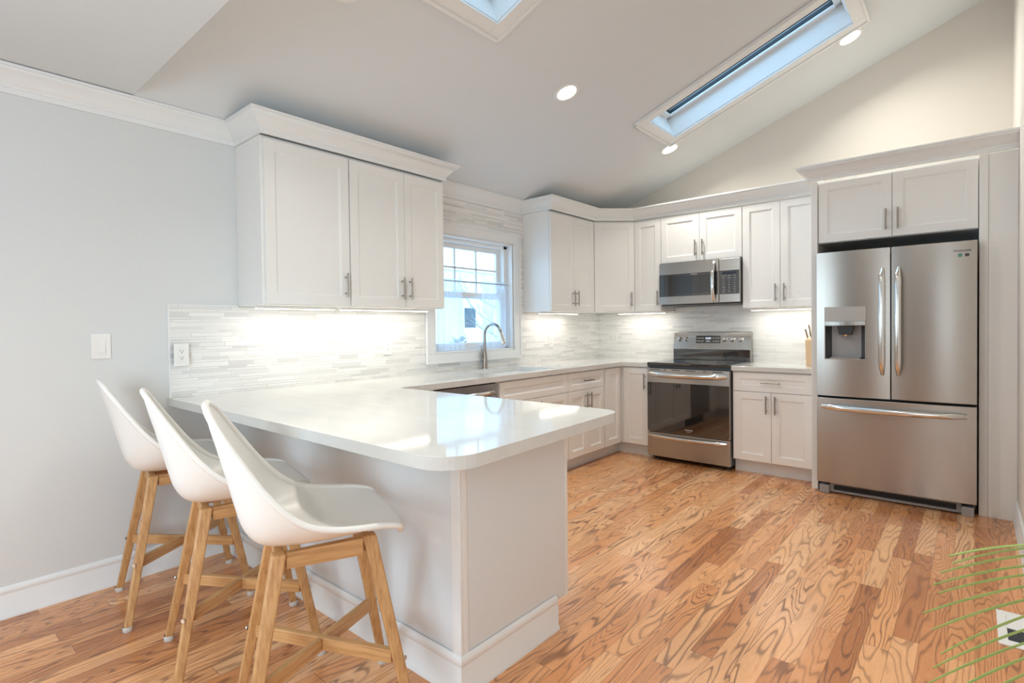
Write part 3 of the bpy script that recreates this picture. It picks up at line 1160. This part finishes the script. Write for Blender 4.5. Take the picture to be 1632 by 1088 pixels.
tiltm = Matrix.Rotation(R_(90) - math.atan2(.032, .165), 4, 'X')
for x in (.062, .128, .512, .585, .662):
    o = MB().lathe([(0, .0), (.024, .0), (.024, .004), (.0205, .007), (.019, .027), (.016, .031), (0, .031)], bgp(x, 1.125) + nb * .0006, nb)
    o = o.build('knob', M['chrome'], rg, smooth=True)
b = MB()
b.box(-.118, .118, -.038, .038, 0, .002)
dp = b.build('display_panel', M['gloss'], rg, bevel=.001)
dm = tiltm.copy()
dm.translation = bgp(.352, 1.125) + nb * .0005
dp.matrix_local = dm
text_mesh('10:04', .026, M['display'], dp, 'clock_digits', Matrix.Translation((0, .010, .0024)))
for sx in (-1, 1):
    for i in range(3):
        for k2 in (0, 1):
            MB().box(-.009, .009, -.0028, .0028, 0, .0006).build('key_mark', M['print'], dp, loc=(sx * (.052 + .024 * i), .012 - .030 * k2, .0022))
MB().box(-.02, .02, -.006, .006, 0, .0006).build('key_mark', M['print'], dp, loc=(0, -.018, .0022))
# oven door
od = MB().box(.003, W - .003, -.6625, -.6195, .272, .868).build('oven_door', M['steel'], rg, bevel=.004)
MB().prism(rrect(.006, W - .006, .278, .738, .012), -.6665, -.663, 'y').build('oven_glass', M['gloss'], od)
for xa, xb in ((.03, .13), (.17, .19), (.24, .32), (.37, .46), (.53, .56), (.61, .70)):
    MB().box(xa, xb, -.6632, -.6622, .852, .858).build('vent_slot', M['black'], od)


def bar_handle(parent, x0, x1, z, yface, out=.045, r=.0135, name='handle'):
    bb = MB()
    pts = []
    for k in range(25):
        t = k / 24
        s = min(1, math.sin(math.pi * t) * 3.2)
        pts.append((x0 + (x1 - x0) * t, yface - .008 - (out - .008) * (0.55 * s + .45 * math.sin(math.pi * t)), z - .006 * math.sin(math.pi * t)))
    bb.tube(pts, [r * (.75 + .25 * min(1, math.sin(math.pi * k / 24) * 4)) for k in range(25)], 12, flat=(1.25, .8), upv=(0, 0, 1))
    for xx in (x0 + .008, x1 - .008):
        bb.cyl((xx, yface - .0005, z), (xx, yface - .014, z), r * .9, seg=12)
    return bb.build(name, M['chrome'], parent, smooth=True)


bar_handle(od, .02, W - .03, .818, -.6625, .052, .019)
text_mesh('FRIGIDAIRE', .014, M['print'], od, 'lettering', Matrix.Translation((.400, -.6667, .318)) @ FACE_NEG_Y, spacing=1.05)
text_mesh('GALLERY', .0085, M['print'], od, 'lettering', Matrix.Translation((.400, -.6667, .303)) @ FACE_NEG_Y, spacing=1.2)
dr = MB().box(.003, W - .003, -.6625, -.6195, .042, .266).build('drawer', M['steel'], rg, bevel=.004)
bar_handle(dr, .02, W - .03, .236, -.6625, .036, .013)

# ------------------------------------------------------------------ microwave
mw = thing('microwave', 'stainless over-range microwave with dark glass door', 'microwave', (.9185, 0, 1.459))
W = .757
MB().box(0, W, -.345, -.012, .012, .4135).build('body', M['dgrey'], mw)
MB().box(.02, W - .02, -.37, -.03, 0, .0115).build('vent_grille', M['black'], mw)
mdoor = MB().box(0, .572, -.383, -.3455, .012, .412).build('door', M['steel'], mw, bevel=.004)
MB().box(.003, .565, -.3855, -.3835, .088, .302).build('door_glass', M['gloss'], mdoor, bevel=.001)
MB().box(.09, .500, -.3862, -.3857, .112, .280).build('door_window', simple('window_mesh', (.010, .013, .016), .05, ior=2.0), mdoor)
text_mesh('FRIGIDAIRE', .012, M['print'], mdoor, 'lettering', Matrix.Translation((.345, -.3866, .290)) @ FACE_NEG_Y)
b = MB()
pts = []
for k in range(21):
    t = k / 20
    pts.append((.528, -.386 - .042 * min(1, math.sin(math.pi * t) * 1.15) ** .7, .028 + .360 * t))
b.tube(pts, .012, 12, flat=(.8, 1.3), upv=(0, 1, 0))
b.build('handle', M['chrome'], mdoor, smooth=True)
cp = MB().box(.5745, W, -.383, -.3455, .012, .412).build('control_panel', M['steel'], mw, bevel=.004)
MB().box(.578, W - .006, -.3855, -.3835, .088, .302).build('panel_glass', M['gloss'], cp, bevel=.001)
for r, row in enumerate(('COOK TIME|POWER|MENU', 'MELT|DEFROST|WARM', '1|2|3', '4|5|6', '7|8|9', 'TIMER|0|CLOCK', 'STOP|+30|START', 'LIGHT|VENT|LOCK')):
    for c_, s in enumerate(row.split('|')):
        text_mesh(s, .0135 if len(s) < 3 else .0075, M['print'], cp, 'key_lettering', Matrix.Translation((.616 + .048 * c_, -.3862, .252 - .0205 * r)) @ FACE_NEG_Y, depth=.0003)
MB().box(.602, .728, -.3862, -.3857, .267, .288).build('display', simple('display_off', (.02, .03, .05), .1), cp)

# ------------------------------------------------------------------ fridge
fr = thing('fridge', 'large stainless french-door fridge with a bottom freezer drawer', 'fridge', (2.3535, 0, 0))
W = .895
FY = -.822
MB().box(.004, W - .004, -.715, -.03, .03, 1.762).build('body', M['dgrey'], fr, bevel=.004)


def bow_front(x0, x1, z0, z1, y_edge, yb, bulge=.010, n=14):
    """door slab whose front bows gently outward in plan"""
    pl = []
    for k in range(n + 1):
        t = k / n
        pl.append((x0 + (x1 - x0) * t, y_edge - bulge * (1 - (2 * t - 1) ** 2)))
    pl += [(x1, yb), (x0, yb)]
    return MB().prism(pl, z0, z1)


ZG = .722
hx = W / 2
DX0, DX1, DZ0, DZ1 = .052, .308, 1.005, 1.388


def bow_pieces(x0, x1, parts, y_edge, yb, bulge=.010):
    bb = MB()
    for a, c, za, zb in parts:
        pl = []
        for k in range(9):
            x = a + (c - a) * k / 8
            t = (x - x0) / (x1 - x0)
            pl.append((x, y_edge - bulge * (1 - (2 * t - 1) ** 2)))
        bb.prism(pl + [(c, yb), (a, yb)], za, zb)
    return bb


zA, zB, xE = ZG + .012, 1.792, hx - .003
RZ = 1.250
dl = bow_pieces(0, xE, ((0, DX0 + .006, zA, zB), (DX1 - .006, xE, zA, zB), (DX0 + .006, DX1 - .006, zA, DZ0 + .006), (DX0 + .006, DX1 - .006, RZ, zB)), FY + .008, -.7165).build('door', M['steel'], fr, smooth=True)
dr_ = bow_front(hx + .003, W, ZG + .012, 1.792, FY + .008, -.7165).build('door', M['steel'], fr, smooth=True, bevel=.003)
fz = bow_front(0.0, W, .085, ZG - .004, FY + .008, -.7165, .012, 20).build('freezer_drawer', M['steel'], fr, smooth=True, bevel=.003)


def vhandle(parent, x, z0, z1, yface):
    bb = MB()
    pts = []
    for k in range(25):
        t = k / 24
        s = min(1, math.sin(math.pi * t) * 4) ** .8
        pts.append((x, yface - .006 - .048 * s * (.75 + .25 * math.sin(math.pi * t)), z0 + (z1 - z0) * t))
    bb.tube(pts, [.017 * (.55 + .45 * min(1, math.sin(math.pi * k / 24) * 3)) for k in range(25)], 12, flat=(.75, 1.15), upv=(0, 1, 0))
    bb.cyl((x, yface + .006, z0 + .012), (x, yface - .012, z0 + .012), .010, seg=10)
    bb.cyl((x, yface + .006, z1 - .012), (x, yface - .012, z1 - .012), .010, seg=10)
    return bb.build('handle', M['chrome'], parent, smooth=True)


vhandle(dl, hx - .045, .905, 1.650, FY)
vhandle(dr_, hx + .045, .905, 1.650, FY)
bar_handle(fz, .035, W - .05, .655, FY, .052, .016)
# dispenser: recessed bay in a shallow raised bezel
yd = FY - .004
b = MB()
for a in ((DX0, DX1, 1.262, DZ1), (DX0, DX0 + .006, DZ0, 1.262), (DX1 - .006, DX1, DZ0, 1.262), (DX0, DX1, DZ0, DZ0 + .006)):
    b.box(a[0], a[1], yd - .004, yd + .012, a[2], a[3])
dsp = b.build('dispenser', M['steel_l'], dl, bevel=.002)
MB().prism([(DX0 + .002, yd - .004), (DX1 - .002, yd - .004)][::-1] + [(DX0 + .002 + (DX1 - DX0 - .004) * k / 8, yd - .012 - .010 * math.sin(math.pi * k / 8)) for k in range(9)], 1.252, 1.282).build('control_lip', M['nickel'], dsp, bevel=.002)
xa, xb, za, zb = DX0 + .0065, DX1 - .0065, DZ0 + .0065, RZ - .0005
MB().hexa([(xa + .030, -.760, za), (xb - .030, -.760, za), (xb - .030, -.756, za), (xa + .030, -.756, za),
           (xa + .030, -.760, zb), (xb - .030, -.760, zb), (xb - .030, -.756, zb), (xa + .030, -.756, zb)]).build('bay_back', M['grey_pl'], dsp)
MB().hexa([(xa, yd + .012, za), (xa + .030, -.7605, za), (xa + .030, -.756, za), (xa, -.756, za), (xa, yd + .012, zb), (xa + .030, -.7605, zb), (xa + .030, -.756, zb), (xa, -.756, zb)]).build('bay_side', M['dgrey'], dsp)
MB().hexa([(xb - .030, -.7605, za), (xb, yd + .012, za), (xb, -.756, za), (xb - .030, -.756, za), (xb - .030, -.7605, zb), (xb, yd + .012, zb), (xb, -.756, zb), (xb - .030, -.756, zb)]).build('bay_side', M['dgrey'], dsp)
MB().prism([(.13, 1.2494), (.235, 1.2494), (.222, 1.185), (.143, 1.185)], yd + .004, yd + .040, 'y').build('nozzle', M['black'], dsp, bevel=.003)
MB().tube([(.182, yd + .02, 1.186), (.182, yd + .02, 1.174)], [.018, .014], 12).build('spout', M['chrome'], dsp, smooth=True)
MB().box(DX0 + .036, DX1 - .036, yd - .006, -.7605, DZ0 + .0065, DZ0 + .014).build('drip_tray', M['grey_pl'], dsp, bevel=.001)
# badges top right
yb_ = FY - .0005
text_mesh('FRIGIDAIRE', .0175, M['print_d'], dr_, 'lettering', Matrix.Translation((.822, yb_ - .0003, 1.728)) @ FACE_NEG_Y, label='small dark lettering')
MB().box(-.010, .010, -.001, 0, -.0105, .0105).build('sticker', M['badge_g'], dr_, loc=(.812, FY - .0012, 1.700))['label'] = 'small green square sticker'
MB().prism(rrect(-.0105, .0105, -.009, .009, .004), -.001, 0, 'y').build('sticker', M['print_d'], dr_, loc=(.846, FY - .0012, 1.700))['label'] = 'small black rounded sticker'
# hinge covers and kick grille
for x0, x1 in ((.01, .13), (W - .13, W - .01)):
    MB().box(x0, x1, -.80, -.62, 1.7625, 1.7905).build('hinge_cover', M['dgrey'], fr, bevel=.004)
for xa in (.012, W - .075):
    MB().box(xa, xa + .063, -.800, -.7155, 0, .062).build('foot', M['grey_pl'], fr, bevel=.004)
b = MB()
b.box(.0755, W - .0755, -.772, -.7155, .010, .026).box(.0755, W - .0755, -.772, -.7155, .066, .074)
b.box(.0755, .10, -.772, -.7155, .026, .066).box(W - .10, W - .0755, -.772, -.7155, .026, .066)
g_ = b.build('kick_grille', M['grey_pl'], fr)
for k in range(5):
    z = .030 + .0075 * k
    MB().box(.10, W - .10, -.768, -.740, z, z + .0028).build('grille_slat', M['dgrey'], g_)

# ------------------------------------------------------------------ under-cabinet lights
UL = 'white under-cabinet light bars'


def strip(label, loc, rz, L, power):
    t = thing('light_bar', label, 'light', loc, rz, UL)
    MB().box(-L / 2, L / 2, -.018, .018, -.016, -.0005).build('housing', M['plastic_w'], t, bevel=.002)
    MB().box(-L / 2 + .012, L / 2 - .012, -.014, .014, -.0185, -.0165).build('diffuser', M['strip'], t)
    lt = bpy.data.lights.new('bar_light', 'AREA')
    lt.shape = 'RECTANGLE'
    lt.size, lt.size_y = L - .03, .028
    lt.energy = power * 0.30
    lt.color = (1.0, .95, .86)
    o = bpy.data.objects.new('bar_light', lt)
    COL.objects.link(o)
    o.parent = t
    o.location = (0, 0, -.021)
    return t


ZU = CB - .0003
strip('lit light bar under the single-door cabinet nearest the light switch', (.17, -3.80, ZU), R90, .52, 3.2)
strip('lit light bar under the double-door cabinet left of the sink window', (.17, -3.128, ZU), R90, .76, 4.4)
strip('lit light bar under the cabinet right of the sink window', (.17, -1.03, ZU), R90, .66, 4.0)
strip('lit light bar under the narrow cabinet left of the microwave', (.62, -.17, ZU), 0, .54, 3.4)
strip('lit light bar under the tall cabinet between microwave and fridge', (1.99, -.17, ZU), 0, .58, 3.8)

# ------------------------------------------------------------------ recessed ceiling lights
LG = 'round recessed ceiling lights'


def downlight(x, y, label, power, slope=True):
    t = thing('recessed_light', label, 'ceiling light', (0, 0, 0), 0, LG)
    n = -nr if slope else Vector((0, 0, -1))
    q4 = Vector((0, 0, 1)).rotation_difference(n).to_matrix().to_4x4()
    q4.translation = Vector((x, y, zc(x) if slope else 2.46)) + n * .0004
    t.matrix_world = q4
    MB().lathe([(.064, .0), (.088, .0), (.088, .003), (.082, .007), (.068, .007), (.064, .003), (.064, .0)], seg=40).build('trim_ring', M['trim'], t, smooth=True)
    MB().lathe([(0, .001), (.062, .001), (.0615, .0025), (0, .0032)], seg=40).build('lens', M['lamp'], t, smooth=True)
    lt = bpy.data.lights.new('down_light', 'AREA')
    lt.shape = 'DISK'
    lt.size = .12
    lt.energy = power * 0.32
    lt.color = (1.0, .95, .85)
    lt.spread = R_(145)
    o = bpy.data.objects.new('down_light', lt)
    COL.objects.link(o)
    o.parent = t
    o.rotation_euler = (math.pi, 0, 0)
    o.location = (0, 0, .008)
    return t


downlight(1.169, -2.355, 'lit round recessed light alone in the middle of the sloped ceiling', 26)
downlight(1.179, -.719, 'lit round recessed light at the low end of the long skylight', 26)
downlight(2.548, -.694, 'lit round recessed light at the high right end of the long skylight', 26)

downlight(1.10, -4.03, 'lit round recessed light above the peninsula', 20)
downlight(2.55, -3.98, 'added recessed fill light, unseen, at the high end of the near skylight', 34)  # added out of view to brighten the floor below
downlight(1.9, -6.2, 'added recessed fill light, unseen, in the flat dining ceiling', 22, False)  # extra lamp behind the viewer, added to light the foreground

# ------------------------------------------------------------------ wall plates
PGp = 'white wall outlets'


def plate(loc, rz, label, kind, w=.074, h=.118, proud=.0, group=None):
    nm = 'light_switch' if kind == 'switch' else 'outlet'
    t = thing(nm, label, 'light switch' if kind == 'switch' else 'outlet', loc, rz, group)
    if proud:
        MB().box(-.029, .029, -proud, -.0008, -.050, .050).build('box', M['nickel'], t)
    y0 = -proud - .0008
    MB().prism(rrect(-w / 2, w / 2, -h / 2, h / 2, .004), y0 - .006, y0, 'y').build('cover_plate', M['plastic_w'], t, bevel=.0015)
    yf = y0 - .006
    if kind == 'switch':
        MB().prism(rrect(-.018, .018, -.034, .034, .003), yf - .0022, yf - .0003, 'y').build('rocker_frame', M['plastic_w'], t)
        MB().prism([(yf - .0025, -.032), (yf - .0065, -.032), (yf - .0032, .032), (yf - .0025, .032)], -.0155, .0155, 'x').build('rocker', M['plastic_w'], t)
    else:
        MB().prism(rrect(-.017, .017, -.034, .034, .003), yf - .0022, yf - .0003, 'y').build('receptacle', M['plastic_w'], t)
        for s in (-1, 1):
            zc_ = s * .018
            bb = MB()
            bb.box(-.0072, -.0050, yf - .0030, yf - .0023, zc_, zc_ + .008).box(.0050, .0072, yf - .0030, yf - .0023, zc_, zc_ + .008)
            bb.cyl((0, yf - .0030, zc_ - .006), (0, yf - .0023, zc_ - .006), .0028, seg=10)
            bb.build('socket_slots', M['print_d'], t)
    return t


plate((0, -4.752, 1.202), R90, 'white rocker light switch on the bare wall above the stools', 'switch', .080, .124)
plate((.009, -4.400, 1.144), R90, 'white outlet standing proud at the left end of the backsplash', 'outlet', .074, .122, .022, PGp)
plate((.009, -3.008, 1.140), R90, 'white outlet on the tile below the double cabinet left of the sink', 'outlet', group=PGp)
plate((.009, -.952, 1.118), R90, 'white outlet on the tile right of the sink window', 'outlet', group=PGp)
plate((.222, -.009, 1.133), 0, 'white outlet on the tile left of the range', 'outlet', group=PGp)

# ------------------------------------------------------------------ knife block and knives
kb = thing('knife_block', 'light wooden knife block beside the fridge panel', 'knife block', (2.222, -.235, CT + .0003))
MB().hexa([(-.045, -.07, 0), (.045, -.07, 0), (.045, .06, 0), (-.045, .06, 0), (-.055, -.05, .215), (.045, -.05, .215), (.045, .085, .235), (-.055, .085, .235)]).build('block', M['knifewood'], kb, bevel=.003)
KG = 'kitchen knives in the knife block'
for i, (dx, dy, ln, lab) in enumerate(((-.040, -.030, .075, 'short brown-handled knife leaning at the front left of the knife block'),
                                       (-.022, .010, .105, 'long brown-handled knife in the middle of the knife block'),
                                       (.006, .040, .100, 'brown-handled knife at the back of the knife block'),
                                       (.024, -.020, .085, 'brown-handled knife nearest the fridge in the knife block'))):
    z = CT + .2165 + .02 * (dy + .05) / .135
    k = thing('knife', lab, 'knife', (2.222 + dx, -.235 + dy, z + .0012), 0, KG)
    MB().box(-.001, .001, -.010, .010, 0, .012).build('blade', M['chrome'], k)
    MB().tube([(0, 0, .012), (-.004, 0, .03), (-.010, 0, .012 + ln * .6), (-.018, 0, .012 + ln)], [.0085, .0095, .0085, .010], 10, flat=(.7, 1.3)).build('handle', M['knifeh'], k, smooth=True)

# ------------------------------------------------------------------ floor register
vr = thing('floor_register', 'white metal floor register by the right wall', 'vent', (3.366, -2.40, 0))
b = MB()
for a in ((-.060, .066, .12, .165), (-.060, .066, -.165, -.12), (-.060, -.030, -.12, .12), (.036, .066, -.12, .12)):
    b.box(a[0], a[1], a[2], a[3], .0004, .008)
b.box(-.030, .036, .0, .12, .0004, .006)
b.build('frame', M['plastic_w'], vr, bevel=.002)
MB().box(-.030, .036, -.12, .0, .0004, .0012).build('duct_shade_plate', M['duct_shade'], vr)  # solid dark plate, painted as the shade inside the duct
for k in range(8):
    MB().box(-.030, .036, -.115 + .0145 * k, -.108 + .0145 * k, .002, .006).build('louvre', M['dgrey'], vr)

# ------------------------------------------------------------------ stools
SG = 'white shell counter stools at the peninsula'


SHELL = [  # centre line (y, z), rim (y, z), half width
    (.240, .650, .214, .656, .185), (.226, .661, .208, .674, .207), (.165, .656, .150, .688, .220), (.080, .644, .078, .694, .230),
    (.000, .635, .006, .704, .236), (-.095, .632, -.054, .722, .238), (-.180, .642, -.100, .752, .237), (-.222, .688, -.142, .794, .231),
    (-.243, .755, -.179, .840, .219), (-.263, .838, -.220, .900, .201), (-.284, .920, -.258, .958, .178), (-.303, .990, -.289, 1.008, .147),
    (-.313, 1.032, -.307, 1.038, .106), (-.318, 1.054, -.317, 1.053, .045)]


def shell_at(t):
    f = t * (len(SHELL) - 1)
    i = min(int(f), len(SHELL) - 2)
    u = f - i
    out = []
    for c in range(5):
        p = [SHELL[max(0, min(len(SHELL) - 1, j))][c] for j in (i - 1, i, i + 1, i + 2)]
        out.append(0.5 * ((2 * p[1]) + (-p[0] + p[2]) * u + (2 * p[0] - 5 * p[1] + 4 * p[2] - p[3]) * u * u + (-p[0] + 3 * p[1] - 3 * p[2] + p[3]) * u ** 3))
    return out


def make_stool():
    t = thing('bar_stool', 'x', 'stool', (0, 0, 0), 0, SG)
    NT_, NS = 44, 20
    rows = []
    for i in range(NT_ + 1):
        cy, cz, ey, ez, hw_ = shell_at(i / NT_)
        row = []
        for k in range(NS + 1):
            s = -1 + 2 * k / NS
            s = math.copysign(1 - (1 - abs(s)) ** 1.25, s)
            q_ = abs(s) ** 3.2
            row.append((hw_ * s, cy + (ey - cy) * q_, cz + (ez - cz) * q_))
        rows.append(row)
    o = MB().grid(rows).build('seat_shell', M['shell'], t, smooth=True)
    for p in o.data.polygons:
        p.use_smooth = True
    sd = o.modifiers.new('solid', 'SOLIDIFY')
    sd.thickness = .008
    sd.offset = 0
    ss = o.modifiers.new('sub', 'SUBSURF')
    ss.levels = ss.render_levels = 1
    # rolled rim
    loop = [rows[i][0] for i in range(NT_ + 1)] + [rows[-1][k] for k in range(1, NS)] + [rows[NT_ - i][NS] for i in range(NT_ + 1)] + [rows[0][NS - k] for k in range(1, NS)]
    b_ = MB()
    b_.tube(loop + [loop[0]], .0100, 10, cap=False)
    b_.build('rim', M['shell'], t, smooth=True)
    tx, ty, zt_, fx, fy = .116, .131, .616, .227, .247
    # legs
    for sx, sy in ((1, -1), (1, 1), (-1, -1), (-1, 1)):
        top, bot = Vector((sx * tx, sy * ty, zt_ + (.004 if sy < 0 else .016))), Vector((sx * fx, sy * fy, .012))
        bb = MB()
        w0, w1 = .021, .0145
        pts8 = []
        for c_, h_ in ((bot, w1), (top, w0)):
            pts8 += [(c_.x - h_, c_.y - h_, c_.z), (c_.x + h_, c_.y - h_, c_.z), (c_.x + h_, c_.y + h_, c_.z), (c_.x - h_, c_.y + h_, c_.z)]
        bb.hexa(pts8)
        lg = bb.build('leg', M['oak'], t, bevel=.006, seg=3)
        MB().lathe([(0, 0), (.017, 0), (.019, .004), (.019, .020), (.0185, .022)], (bot.x + 0, bot.y, 0)).build('foot_cap', M['rubber'], lg, smooth=True)
        zb_ = .262 if sx * sy < 0 else .262
        f_ = (zb_ - bot.z) / (top.z - bot.z)
        c_ = bot.lerp(top, f_)
        dv = Vector((sx, sy, 0)).normalized()
        c2 = c_ + dv * .0235
        MB().cyl(c2, c2 + dv * .004, .0075, seg=12).build('bolt', M['chrome'], lg, smooth=True)
    # apron rails
    zr0, zr1 = .572, .619
    for s in (-1, 1):
        MB().hexa([(s * tx - .013, -ty + .018, zr0), (s * tx + .013, -ty + .018, zr0), (s * tx + .013, ty - .018, zr0), (s * tx - .013, ty - .018, zr0),
                   (s * tx - .013, -ty + .018, zr1), (s * tx + .013, -ty + .018, zr1), (s * tx + .013, ty - .018, zr1 + .006), (s * tx - .013, ty - .018, zr1 + .008)]).build('apron_rail', M['oak_y'], t, bevel=.003)
        MB().box(-tx + .018, tx - .018, s * ty - .013, s * ty + .013, zr0, zr1).build('apron_rail', M['oak_x'], t, bevel=.003)
    # crossed stretchers
    f_ = (.262 - .012) / (.622 - .012)
    ex, ey = fx + (tx - fx) * f_, fy + (ty - fy) * f_
    L_ = math.hypot(ex, ey) - .016
    for s in (1, -1):
        a = math.atan2(ey * s, ex)
        for side in ((0,) if s > 0 else (-1, 1)):
            bb = MB()
            if s > 0:
                bb.box(-L_, L_, -.011, .011, -.021, .021)
            elif side < 0:
                bb.box(-L_, -.0115, -.011, .011, -.021, .021)
            else:
                bb.box(.0115, L_, -.011, .011, -.021, .021)
            bb.build('stretcher', M['oak_x'], t, bevel=.003, loc=(0, 0, .262), rot=(0, 0, a))
    return t


st0 = make_stool()
for i, (x, y, a, lab) in enumerate(((.370, -4.519, -.173, 'white shell counter stool with oak legs, farthest one against the left wall'),
                                    (1.042, -4.528, -.26, 'white shell counter stool with oak legs, middle one of the row'),
                                    (1.662, -4.538, -.405, 'white shell counter stool with oak legs, nearest one at the peninsula corner'))):
    s_ = st0 if i == 0 else copy_tree(st0)
    s_.location = (x, y, 0)
    s_.rotation_euler = (0, 0, a)
    s_['label'] = lab

# ------------------------------------------------------------------ potted palm at the right edge
pp = thing('potted_palm', 'potted palm with thin green fronds reaching in at the right edge', 'plant', (3.24, -4.62, 0))
MB().lathe([(0, 0), (.105, 0), (.12, .01), (.145, .24), (.15, .25), (.138, .25), (.13, .225), (0, .225)]).build('pot', M['pot'], pp, smooth=True)
MB().lathe([(0, .232), (.08, .23), (.1305, .2255), (0, .2253)]).build('soil', M['soil'], pp)


def frond(parent, pts, n, length, sides=(-1, 1), seed=1, aim=None):
    rnd = random.Random(seed)
    P_ = [Vector(p) for p in pts]

    def at(t):
        f = t * (len(P_) - 1)
        i = min(int(f), len(P_) - 2)
        u = f - i
        p = [P_[max(0, min(len(P_) - 1, j))] for j in (i - 1, i, i + 1, i + 2)]
        return 0.5 * ((2 * p[1]) + (-p[0] + p[2]) * u + (2 * p[0] - 5 * p[1] + 4 * p[2] - p[3]) * u * u + (-p[0] + 3 * p[1] - 3 * p[2] + p[3]) * u ** 3)
    cur = [at(k / 20) for k in range(21)]
    b_ = MB()
    b_.tube(cur, [.0045 - .0032 * k / 20 for k in range(21)], 8)
    fo = b_.build('frond', M['stem'], parent, smooth=True)
    lb = MB()
    for k in range(n):
        t = .45 + .55 * k / (n - 1)
        c = at(t)
        tg = (at(min(1, t + .02)) - at(t - .02)).normalized()
        for s in sides:
            side = Vector(aim).normalized() * (1 if s < 0 else -1)
            ang = .42 + .5 * t + rnd.uniform(-.08, .08)
            d = (side * (1 - .35 * t) + tg * (.10 + .75 * max(0, t - .55))).normalized()
            d = (d + Vector((rnd.uniform(-.04, .04), rnd.uniform(-.04, .04), rnd.uniform(-.05, .05)))).normalized()
            L_ = length * (1 - .30 * abs(t - .72) / .3) * rnd.uniform(.85, 1.1)
            wv = d.cross(side.cross(tg)).normalized()
            N = 7
            prev = None
            for q in range(N + 1):
                u = q / N
                wd_ = .0030 * (math.sin(math.pi * min(1, .12 + u * .88)) ** .7) + .0003
                p = c + d * (L_ * u) + Vector((0, 0, -.020 * u * u))
                a_, c_ = lb.bm.verts.new(p + wv * wd_ + Vector((0, 0, .001))), lb.bm.verts.new(p - wv * wd_ + Vector((0, 0, .001)))
                m_ = lb.bm.verts.new(p - Vector((0, 0, .0012)))
                if prev:
                    lb.bm.faces.new((prev[0], prev[2], m_, a_))
                    lb.bm.faces.new((prev[2], prev[1], c_, m_))
                prev = (a_, c_, m_)
    lf = lb.build('leaflets', M['leaf'], fo, smooth=True)
    sd = lf.modifiers.new('solid', 'SOLIDIFY')
    sd.thickness = .0006
    return fo


AIM = (-.745, -.667, 0)
frond(pp, [(.0, .0, .23), (.03, .12, .62), (.075, .30, .92), (.082, .43, .86), (.080, .50, .72), (.076, .53, .58)], 15, .20, (-1,), 3, AIM)
frond(pp, [(.0, .0, .23), (.0, -.10, .55), (.02, -.28, .62), (.03, -.44, .50)], 12, .17, (-1, 1), 5, (-1, 0, 0))
frond(pp, [(.0, .0, .23), (-.06, .02, .48), (-.13, .03, .55), (-.20, .04, .50)], 10, .10, (-1, 1), 6, (0, -1, 0))

# ------------------------------------------------------------------ outdoors
b = MB().box(-30, -0.16, -25, 25, -.75, -.6)
struct(b.build('ground', M['snow']))
hs = thing('neighbour_house', 'white neighbouring house seen through the sink window', 'house', (-9.0, 6.5, -.6))
MB().box(-2.5, 2.5, -4.0, 4.0, 0, 3.3).build('wall', M['siding'], hs)
MB().prism([(-4.3, 3.31), (4.3, 3.31), (0, 4.8)], -2.7, 2.7, 'x').build('roof', M['snow'], hs)
f_ = MB().box(2.501, 2.54, -2.24, -1.70, 1.80, 2.44).build('window', M['siding'], hs)
MB().box(2.541, 2.55, -2.17, -1.77, 1.87, 2.37).build('pane', M['dgrey'], f_)


def branch(bb, p, d, L, r, depth, rnd):
    n = 4
    pts = [p]
    dd_ = d.copy()
    for k in range(n):
        dd_ = (dd_ + Vector((rnd.uniform(-.22, .22), rnd.uniform(-.22, .22), rnd.uniform(-.12, .2)))).normalized()
        pts.append(pts[-1] + dd_ * (L / n))
    bb.tube(pts, [r * (1 - .6 * k / n) for k in range(n + 1)], 5, cap=False)
    if depth > 0:
        for k in range(2 + (depth > 2) * 2):
            q_ = pts[rnd.randint(1, n)]
            nd_ = (dd_ + Vector((rnd.uniform(-1, 1), rnd.uniform(-1, 1), rnd.uniform(-.3, .6)))).normalized()
            branch(bb, q_, nd_, L * rnd.uniform(.55, .75), r * .5, depth - 1, rnd)


for i, (x, y, h, lab) in enumerate(((-4.2, 3.1, 2.5, 'bare leafless tree outside, right side of the sink window'), (-8.0, -4.6, 2.8, 'bare leafless tree outside, left side of the sink window'))):
    t = thing('bare_tree', lab, 'tree', (x, y, -.6), 0, 'bare trees outside the window')
    MB().tube([(0, 0, 0), (.03, .02, h * .5), (0, .05, h)], [.10, .08, .05], 8).build('trunk', M['bark'], t, smooth=True)
    bb = MB()
    rnd = random.Random(11 + i)
    for k in range(9):
        a = k * 2.4
        branch(bb, Vector((0, .03, h * (.55 + .05 * k))), Vector((math.cos(a), math.sin(a), .5)).normalized(), 1.0, .013, 3, rnd)
    bb.build('branches', M['bark'], t)
sh = thing('evergreen_shrub', 'small blue-green evergreen shrub outside below the sink window', 'shrub', (-3.0, .70, -.6))
MB().tube([(0, 0, 0), (0, 0, 1.5)], [.03, .01], 8).build('stem', M['bark'], sh)
bb = MB()
rnd = random.Random(4)
for k in range(90):
    z = .15 + 1.5 * (k / 90)
    a = k * 2.399
    R__ = .55 * (1.75 - z) / 1.6 + .05
    tip = Vector((math.cos(a) * R__, math.sin(a) * R__, z + .10))
    base_ = Vector((0, 0, z))
    bb.tube([base_, base_.lerp(tip, .5) + Vector((0, 0, .02)), tip], [.006, .005, .002], 4)
    for q_ in range(9):
        c_ = base_.lerp(tip, .25 + .08 * q_)
        for s in (-1, 1):
            sd_ = Vector((-math.sin(a), math.cos(a), 0)) * s
            bb.tube([c_, c_ + (sd_ + (tip - base_).normalized()) * .06], [.004, .0012], 3)
bb.build('foliage', M['needle'], sh)
